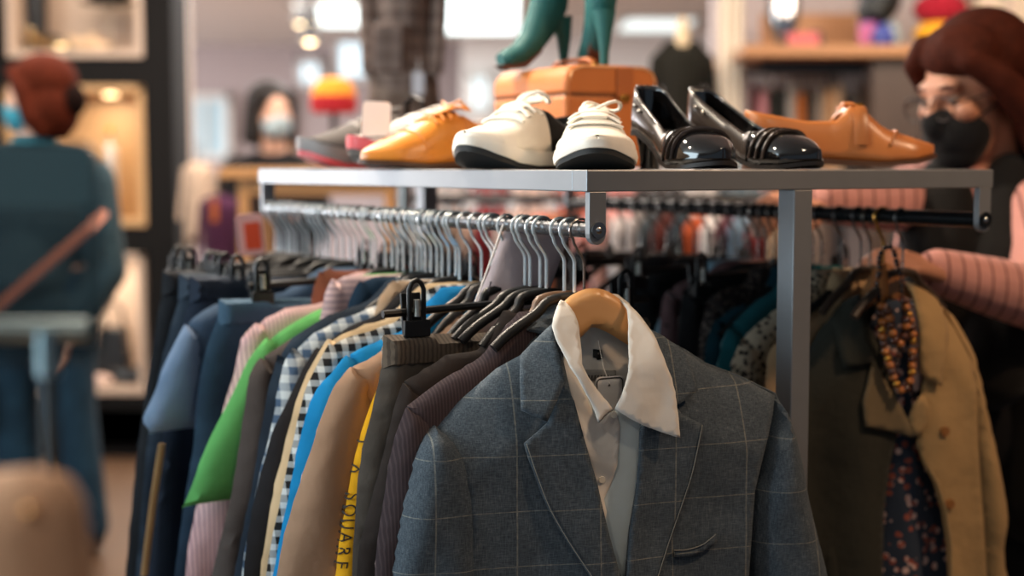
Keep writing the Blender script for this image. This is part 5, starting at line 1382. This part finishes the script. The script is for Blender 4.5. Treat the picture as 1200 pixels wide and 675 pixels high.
# red and yellow knitted hat on a stand, mannequins
p = at(391, 112, 5.0)
t = root('knitted_hat', 'yellow and red knitted hat on a stand behind the white price card', 'hat', (p.x, 5.0, HT)); p = Vector((p.x, p.y, p.z-HT))
MB().lathe([(.11, 0), (.11, .015), (.012, .03), (.012, p.z-.05)], n=20).build('stand', plain('#2a211c', .6), t)
MB().lathe([(.075, p.z-.06), (.082, p.z-.04), (.082, p.z-.005), (.076, p.z)], n=24).build('brim', fabric('#a8242a', 'plain'), t)
MB().lathe([(.078, p.z-.004), (.076, p.z+.02), (.058, p.z+.05), (.02, p.z+.062)], n=24).build('crown', fabric('#d98a2a', 'plain'), t)
def mannequin(label, px, ptop, pbot, wpx, Y, body_m, cloth_m, skirt=None, neck=True, rz=0, vneck=False):
    k = Y/FPX; a, b = at(px, ptop, Y), at(px, pbot, Y); w = wpx*k/2; H = a.z-b.z
    t = root('mannequin', label, 'mannequin', (a.x, Y, 0), rz); z = lambda f: b.z + H*f
    m = MB(); m.ell((0, 0, z(.60 if vneck else .72)), (w*.80, w*.55, H*(.22 if vneck else .27))); m.cap((0, 0, z(.62 if vneck else .75)), w*.62, (0, 0, z(.30)), w*.56); m.ell((0, 0, z(.08)), (w*.85, w*.62, H*.22))
    m.cap((0, 0, z(.84)), w*.30, (0, 0, z(1.02)), w*.20)
    for s in (-1, 1): m.cap((s*w*.25, 0, z(.80)), w*.16, (s*w*.85, 0, z(.74)), w*.18)
    m.build('torso', body_m, t, voxel=.012, sm=3)
    c = MB(); c.ell((0, 0, z(.64 if vneck else .70)), (w*.92, w*.70, H*(.22 if vneck else .25))); c.cap((0, 0, z(.60 if vneck else .74)), w*.78, (0, 0, z(.28)), w*.70); c.cap((0, 0, z(.3)), w*.7, (0, 0, z(0)), w*.86)
    for s in (-1, 1):
        if vneck: c.cap((s*w*.42, 0, z(.86)), w*.20, (s*w*.95, 0, z(.74)), w*.24); c.cap((s*w*.42, 0, z(.86)), w*.20, (s*w*.3, -w*.3, z(.58)), w*.3)
        else: c.cap((s*w*.3, 0, z(.93)), w*.24, (s*w*.9, 0, z(.82)), w*.28)
    jo = c.build('jacket', cloth_m, t, voxel=.012, sm=4)
    for s in (-1, 1):
        MB().chain([(s*w*.95, 0, z(.74 if vneck else .80)), (s*w*(1.15 if vneck else .92), -.01, z(.42)), (s*w*(1.22 if vneck else .86), -.04, z(.04))], [w*.27, w*.25, w*.22]).build('sleeve', cloth_m, jo, voxel=.010, sm=3)
    if skirt:
        MB().lathe([(w*.88, z(.06)), (w*.95, z(-.15)), (w*1.15, z(-.55)), (w*1.2, z(-.62)), (w*.9, z(-.6))], n=32, sy=.75).build('skirt', skirt, t)
    MB().tube([(0, 0, z(0)), (0, 0, .03)], .018, 10).build('pole', metal('#8d8a86'), t); MB().lathe([(.16, 0), (.16, .015), (.03, .03)], n=24).build('base', metal('#8d8a86'), t)
    return t, a, b, w
NP = fabric('#6e5a50', 'check', '#957f73', f1=24, f2=24, duty=.4, var=.3)
t, a, b, w = mannequin('headless mannequin in a brown plaid jacket behind the runners and white card', 472, -70, 90, 88, 3.6, plain('#b49a86', .6), NP, fabric('#6a564a', 'check', '#8a7466', f1=18, f2=18, duty=.4))
MB().box((-.03, -w*.86, at(470, 60, 3.6).z), (.075, .02, .12)).build('pocket', fabric('#857066', 'check', '#6a574d', f1=24, f2=24, duty=.4), t, bevel=.008)
p = at(489, 97, 3.4)
tg = root('swing_tag', 'white swing tag hanging from the plaid jacket mannequin', 'tag', (p.x, 3.43, p.z))
MB().extrude(rrect(0, 0, .028, .055, .006), -.001, .001).build('card', plain('#d9d2d4', .5), tg, smooth=False); MB().tube([(0, 0, .026), (0, .03, .06)], .001, 5).build('string', plain('#dddddd', .6), tg)
t, a, b, w = mannequin('cream mannequin wearing a black open cardigan beyond the patent shoes', 800, 28, 190, 62, 5.6, plain('#d2bd98', .6, 0, .05), fabric('#16150f', 'plain'), vneck=True)
xa, xb = at(540, 0, 13.9).x, at(850, 0, 13.9).x
struct(MB().box(((xa+xb)/2, 13.95, 1.3), (xb-xa, .1, 2.6)).build('wall_recess', plain('#d9d2ce', .85, 0, .03), smooth=False))
# right-hand partition, curtain, shelf with things, rail with clothes
x0 = at(836, 0, 6.2).x
struct(MB().box((x0+2.6, 6.25, 1.3), (5.2, .1, 2.6)).build('wall_partition', plain('#b9adac', .8, 0, .04), smooth=False))
t = root('curtain', 'cream pleated curtain hanging left of the wall shelf', 'curtain', (0, 0, 0))
xa, xb, _, _ = span((842, 0), (872, 0), 5.6)
cp = [(x, 5.6 + .022*math.sin((x-xa)/(xb-xa)*22), z) for z in (2.5, .05) for x in np.linspace(xa, xb, 60)]
MB().add(cp, [(i, i+1, 61+i, 60+i) for i in range(59)]).build('cloth', fabric('#ddd2c0', 'plain', var=.04), t, solid=.004)
MB().tube([(xa-.1, 5.6, 2.52), (xb+.1, 5.6, 2.52)], .012, 10).build('rod', metal('#8d8a86'), t)
YS = 5.3
x0, x1, z0, z1 = span((872, 52), (1300, 66), YS)
m_shw = wood('#93653f', '#a9784d', .5, 'X', 5)
ws = root('wall_shelf', 'long wooden wall shelf with dark clothes rail under it, upper right', 'shelf', (0, 0, 0))
bbox(MB(), x0, x1, YS-.0, 6.2, z0, z1).build('shelf_board', m_shw, ws, smooth=False, bevel=.004)
xa, xb, za, zb_ = span((892, 16), (1036, 52), 5.9)
bbox(MB(), xa, xb, 5.9, 5.93, z1, zb_).build('back_board', wood('#a8764c', '#b9875c', .5, 'X', 5), ws, smooth=False, bevel=.004)
xa, xb, za, zb_ = span((1024, 64), (1078, 330), 5.35)
bbox(MB(), xa, xb, 5.36, 6.15, 0, z0).build('side_panel', wood('#3a2c25', '#4a392f', .5, 'Z', 5), ws, smooth=False, bevel=.004)
rz_ = at(950, 82, 5.6).z
MB().tube([(x0+.05, 5.6, rz_), (xa, 5.6, rz_)], .014, 10).build('hanging_rail', plain('#2c3136', .3, .7), ws)
bbox(MB(), x0+.1, xa, 5.5, 5.55, z0-.05, z0).build('rail_batten', plain('#1f2326', .5), ws, smooth=False)
cols = [('#4a1f22','maroon'),('#c4868c','dusty pink'),('#22241f','black-green'),('#20211f','black'),('#a49c94','pale grey'),('#b0622a','burnt orange'),('#3a332c','dark brown'),('#8f8176','taupe'),('#c49a72','sand'),('#c8a888','cream'),('#2a2724','charcoal'),('#6f6259','mushroom'),('#3d2a20','chocolate')]
for i, (cx_, nm) in enumerate(cols):
    px = 884 + i*11
    hung('blouse', nm + ' garment hanging edge-on from the rail beneath the wooden wall shelf', 'garment', px, 96 + (i*7 % 9), 50, 125+(i*13 % 40), 5.6, fabric(cx_, 'plain'), .018, rz=PI/2-.25, sleeves=False)
for i in range(12):
    pass
# on the shelf
zs = z1
p = at(918, 20, 5.6)
t = root('table_mirror', 'oval table mirror with dark frame on the wooden wall shelf', 'mirror', (p.x, 5.6, zs))
H2 = .16
MB().ell((0, 0, .02+H2), (.065, .012, H2)).build('frame', plain('#4a4038', .4), t)
MB().ell((0, -.010, .02+H2), (.045, .006, H2-.03)).build('mirror_glass', metal('#cfcaca', .06), t)
MB().lathe([(.06, 0), (.05, .012), (.012, .03)], n=20).build('base', plain('#4a4038', .4), t)
p = at(941, 44, 5.5)
t = root('gift_box', 'small coral pink box on the shelf beside the oval mirror', 'box', (p.x, 5.5, zs))
MB().box((0, 0, .022), (.105, .07, .044)).build('body', plain('#cf5f62', .6), t, bevel=.006); MB().box((0, 0, .05), (.11, .075, .014)).build('lid', plain('#d66d6e', .6), t, bevel=.004)
p = at(958, 40, 5.6)
t = root('dark_jar', 'small dark jar right of the coral pink box', 'jar', (p.x, 5.62, zs)); MB().lathe([(.03, 0), (.032, .05), (.022, .065)], n=18).build('body', plain('#5a4a48', .4), t); MB().lathe([(.024, .065), (.024, .078)], n=18).build('lid', plain('#3a3030', .4), t)
p = at(1031, 10, 5.55)
t = root('wig_stand', 'black hair wig on a dark stand at the middle of the shelf', 'wig', (p.x, 5.55, zs))
MB().lathe([(.055, 0), (.055, .01), (.014, .03), (.014, .13)], n=18).build('stand', plain('#2a3a3c', .5), t)
MB().ell((0, 0, .20), (.082, .085, .10)).ell((-.02, 0, .15), (.07, .08, .06)).build('hair', plain('#0f1414', .5, bump=.4, bscale=60), t, voxel=.008, sm=2)
p = at(1031, 45, 5.45)
t = root('trinket_pot', 'bright blue round pot in front of the black wig', 'pot', (p.x, 5.4, zs)); MB().lathe([(.03, 0), (.042, .02), (.042, .05), (.03, .07)], n=20).build('body', plain('#2a3a86', .4), t); MB().lathe([(.032, .07), (.02, .082)], n=18).build('lid', plain('#3a4a96', .4), t)
p = at(1017, 38, 5.5)
t = root('purple_tin', 'pink-purple tin left of the blue pot', 'tin', (p.x, 5.5, zs)); MB().lathe([(.035, 0), (.035, .085)], n=20).build('body', plain('#b0507e', .4), t); MB().lathe([(.036, .085), (.036, .10)], n=20).build('lid', plain('#8a4a8a', .4), t)
p = at(1046, 38, 5.5)
t = root('glass_jar', 'pale blue-grey jar right of the blue pot', 'jar', (p.x, 5.5, zs)); MB().lathe([(.03, 0), (.034, .05), (.024, .09)], n=18).build('body', plain('#8fa0a4', .15), t); MB().lathe([(.025, .09), (.025, .102)], n=18).build('lid', plain('#6a7478', .3), t)
p = at(1102, 20, 5.5)
t = root('plush_cushion', 'stacked soft red and yellow cushions on the shelf above the woman', 'cushion', (p.x, 5.5, zs))
MB().ell((0, 0, .055), (.10, .09, .055)).build('lower_pad', fabric('#d69a24', 'plain'), t); MB().ell((0, 0, .15), (.105, .09, .065)).build('middle_pad', fabric('#8e1626', 'plain'), t); MB().ell((.01, 0, .24), (.06, .06, .05)).build('top_pad', fabric('#d6a02e', 'plain'), t)
p = at(1175, 20, 5.6)
t = root('floral_box', 'cream patterned storage box at the right end of the shelf', 'box', (p.x, 5.6, zs)); mfb = fabric('#bfae98', 'floral', '#5a6a68', f1=16, duty=.3)
MB().box((0, 0, .11), (.26, .2, .22)).build('body', mfb, t, bevel=.006); MB().box((0, 0, .235), (.27, .21, .04)).build('lid', mfb, t, bevel=.006)
# ---- rack behind: clothes hanging edge-on seen through the gap under the shoe shelf
rr = root('garment_rack', 'dark clothes rack standing behind the double-rail rack', 'clothes rack', (0, 0, 0))
zr = at(700, 232, 4.3).z; xa, xb = at(470, 232, 4.3).x, at(985, 232, 4.3).x
m_drk = plain('#1a1715', .4)
MB().tube([(xa, 4.3, zr), (xb, 4.3, zr)], .014, 10).build('hanging_rail', m_drk, rr)
for x in (xa, xb):
    MB().tube([(x, 4.3, 0.02), (x, 4.3, zr+.02)], .014, 10).build('post', m_drk, rr); MB().box((x, 4.3, .02), (.04, .5, .04)).build('foot', m_drk, rr, smooth=False)
rc = [('#262220','black'),('#b9aea6','off-white'),('#2a2522','dark brown'),('#8f7a6c','taupe'),('#b89e8e','beige'),('#7a2028','crimson'),('#c0aaa0','pale rose'),('#b8a094','blush'),('#d05a3a','bright red'),('#c9805a','salmon'),('#211d1c','jet black'),('#c98d86','rose pink'),('#d2a49a','light pink'),('#c6bfbc','white'),('#b0a8a6','silver grey'),('#3f4a50','slate'),('#5a2a24','rust brown'),('#24323a','navy'),('#a84a24','orange'),('#cfcac6','ivory'),('#5a3038','maroon'),('#6f8596','dusty blue'),('#7c2e30','brick red'),('#9a7e62','camel'),('#3a2f28','espresso'),('#86746a','mushroom')]
for i, (cx_, nm) in enumerate(rc):
    px = 486 + i*18.6
    hung('blouse', nm + ' top hanging edge-on on the dark rack behind', 'garment', px, 244 + (i*5 % 7), 100, 160 + (i*29 % 50), 4.3, fabric(cx_, 'plain', wr=.5), .022, rz=PI/2-.45+random.uniform(-.2, .2), sleeves=False)
# folded pink and pale tops on a table further back, seen just below the shelf
zt3 = at(700, 262, 4.97).z
ft = root('display_table', 'low display table far behind, stacked with folded knitwear', 'table', (.35, 4.97, 0))
MB().box((0, 0, zt3-.02), (1.34, .56, .04)).build('table_top', m_tw, ft, smooth=False, bevel=.004)
for sx in (-1, 1):
    for sy in (-1, 1): MB().box((sx*.62, sy*.24, (zt3-.04)/2), (.05, .05, zt3-.04)).build('leg', m_tw, ft, smooth=False)
fc = [('#b8a8a0','pale grey'),('#8a2a2a','dark red'),('#d9b8a8','cream pink'),('#cf6a52','coral'),('#d98f88','pink'),('#3a302c','brown-black'),('#c7bdb6','off-white'),('#4a5a62','grey-blue')]
for i, (cx_, nm) in enumerate(fc):
    for j in range(3):
        x = at(527+i*48, 250, 4.87).x - ft.location.x
        t = root('folded_sweater', ('%s folded sweater, %s of its pile on the far table' % (nm, ('bottom', 'middle', 'top')[j])), 'sweater', (ft.location.x+x, 4.90, zt3+.003+j*.072))
        MB().box((0, 0, .033), (.132, .34, .062)).build('body', fabric(cx_, 'plain'), t, bevel=.026)
        MB().tube([(-.05, -.165, .02), (0, -.176, .03), (.05, -.165, .02)], .012, 8).build('collar', fabric(cx_, 'plain'), t)
# black coats added to fill the dark background behind the woman
for i, (px, py) in enumerate(((1190, 300), (1128, 330), (1240, 300))):
    hung('coat', ('long black coat added to darken the background behind the woman, ' + ('beside her shoulder', 'behind her forearm', 'at the far right edge')[i]), 'coat', px, py, 160, 560, 3.3+.12*i, fabric('#131112', 'plain'), .05)
# ================================================================== FOREGROUND, LEFT EDGE
YF = .82
k = YF/FPX
t = root('sign_holder', 'dark smoky sign holder with grey crossbar on a stem, blurred at the left edge', 'sign holder', (at(62, 400, YF).x, YF, 0))
ox = t.location.x
def fl(px, py): q = at(px, py, YF); return q.x-ox, q.z
a, b = fl(-90, 166), fl(122, 424)
NS = NT('smoky_acrylic'); NS.b.inputs['Base Color'].default_value = lin('#16292e'); NS.b.inputs['Roughness'].default_value = .15; NS.b.inputs['Alpha'].default_value = .42
MB().extrude(rrect((a[0]+b[0])/2, (a[1]+b[1])/2, b[0]-a[0], a[1]-b[1], .012), -.002, .002).build('pane', NS.m, t, smooth=False)
c = fl(112, 246)
MB().extrude(rrect((a[0]+c[0])/2, (a[1]+c[1])/2, c[0]-a[0], a[1]-c[1]-.004, .006), -.004, -.0022).build('insert', plain('#3a5860', .6, 0, .05), t, smooth=False)
c0, c1 = fl(-90, 386), fl(108, 386)
MB().tube([(c0[0], -.006, c0[1]), (c1[0], -.006, c1[1])], .0066, 12).build('crossbar', metal('#7d8d90', .35), t)
MB().tube([(0, -.008, .0), (0, -.008, c0[1]-.02)], .0045, 14).build('stem', plain('#1d2a30', .5), t)
MB().tube([(0, -.009, c0[1]-.026), (0, -.009, c0[1])], .0066, 14).build('stem_highlight', metal('#9aaeb2', .35), t)  # brighter sleeve standing in for the highlight on top of the dark stem
MB().lathe([(.12, 0), (.12, .012), (.02, .02)], n=24).build('base', metal('#5a6466', .35), t)
t = root('tan_coat', 'out-of-focus tan garment shoulder at the bottom left corner', 'coat', (at(10, 560, .72).x, .72, at(10, 560, .72).z))
def fl2(px, py): q = at(px, py, .72); return q.x-t.location.x, q.z-t.location.z
q = [fl2(*s) for s in [(-160,640),(-120,580),(-60,556),(-10,548),(40,546),(75,552),(97,578),(106,620),(112,680),(118,800),(124,1000),(-170,1000)]]
puffy(q, .03, .03, fold=drape(.003, 60, 1, 0, .1), step=.006).build('body', fabric('#d9a884', 'plain', var=.06, wr=.1), t, sm=1)
q = fl2(60, 582); MB().ell((q[0], -.031, q[1]), (.0035, .003, .0035)).build('button', metal('#e0a060', .2), t)  # metal ball added to give the bright highlight spot on the cloth

# ================================================================== LIGHT
W = bpy.data.worlds.new('world'); SC.world = W; W.use_nodes = True
bg = W.node_tree.nodes['Background']; bg.inputs[0].default_value = (.62, .80, 1.0, 1); bg.inputs[1].default_value = .22
def area(name, loc, target, size, energy, color, size_y=None):
    L = bpy.data.lights.new(name, 'AREA'); L.energy = energy; L.color = color; L.size = size
    if size_y: L.shape = 'RECTANGLE'; L.size_y = size_y
    o = bpy.data.objects.new(name, L); COL.objects.link(o); o.location = loc
    o.rotation_euler = (Vector(target)-Vector(loc)).to_track_quat('-Z', 'Y').to_euler(); return o
def spot(name, loc, target, energy, color, ang=70, r=.06):
    L = bpy.data.lights.new(name, 'SPOT'); L.energy = energy; L.color = color; L.spot_size = math.radians(ang); L.spot_blend = .6; L.shadow_soft_size = r
    o = bpy.data.objects.new(name, L); COL.objects.link(o); o.location = loc
    o.rotation_euler = (Vector(target)-Vector(loc)).to_track_quat('-Z', 'Y').to_euler(); return o
area('shop_window_daylight', (-3.2, .9, 1.75), (0, 1.7, 1.1), 2.4, 122, (.72, .90, 1.0), 1.6)
spot('ceiling_spot_front', (.35, .55, 2.55), (.1, 1.7, 1.05), 14, (1, .80, .58), 80)
spot('ceiling_spot_rack', (-.75, 2.5, 2.55), (-.15, 1.8, 1.15), 200, (1, .84, .66), 95)
spot('ceiling_spot_shoes', (-1.3, 1.5, 2.5), (.05, 1.98, 1.37), 80, (1, .84, .64), 44)
spot('foreground_fill_spot', (-.7, -.7, 2.5), (-.25, .72, 1.15), 22, (1, .86, .70), 34)  # unseen spot added to brighten the tan garment in the foreground
spot('ceiling_spot_right', (1.5, 1.3, 2.5), (.85, 2.15, 1.0), 85, (1, .66, .40), 75)
area('background_fill_mid', (-1.2, 4.6, 2.58), (-1.2, 4.6, 0), 2.5, 150, (1, .86, .74))  # unseen fill lamp added to brighten the middle background
area('background_fill_far', (-2, 9.5, 2.58), (-2, 9.5, 0), 4, 480, (1, .92, .87))  # added fill for the far background, no fixture modelled
area('far_side_fill', (-7.8, 10.5, 1.45), (2, 11, 1.9), 5, 520, (.95, .96, 1.0), 2.0)  # unseen panel added to lift the far ceiling and back wall
area('background_fill_back', (1.0, 8.0, 2.58), (1.0, 8.0, 0), 3, 200, (1, .92, .86))  # another added fill, brightens the back of the room
area('background_fill_right', (1.6, 4.4, 2.55), (1.8, 5.8, 1.0), 1.5, 80, (1, .82, .66))  # added fill over the background at the right
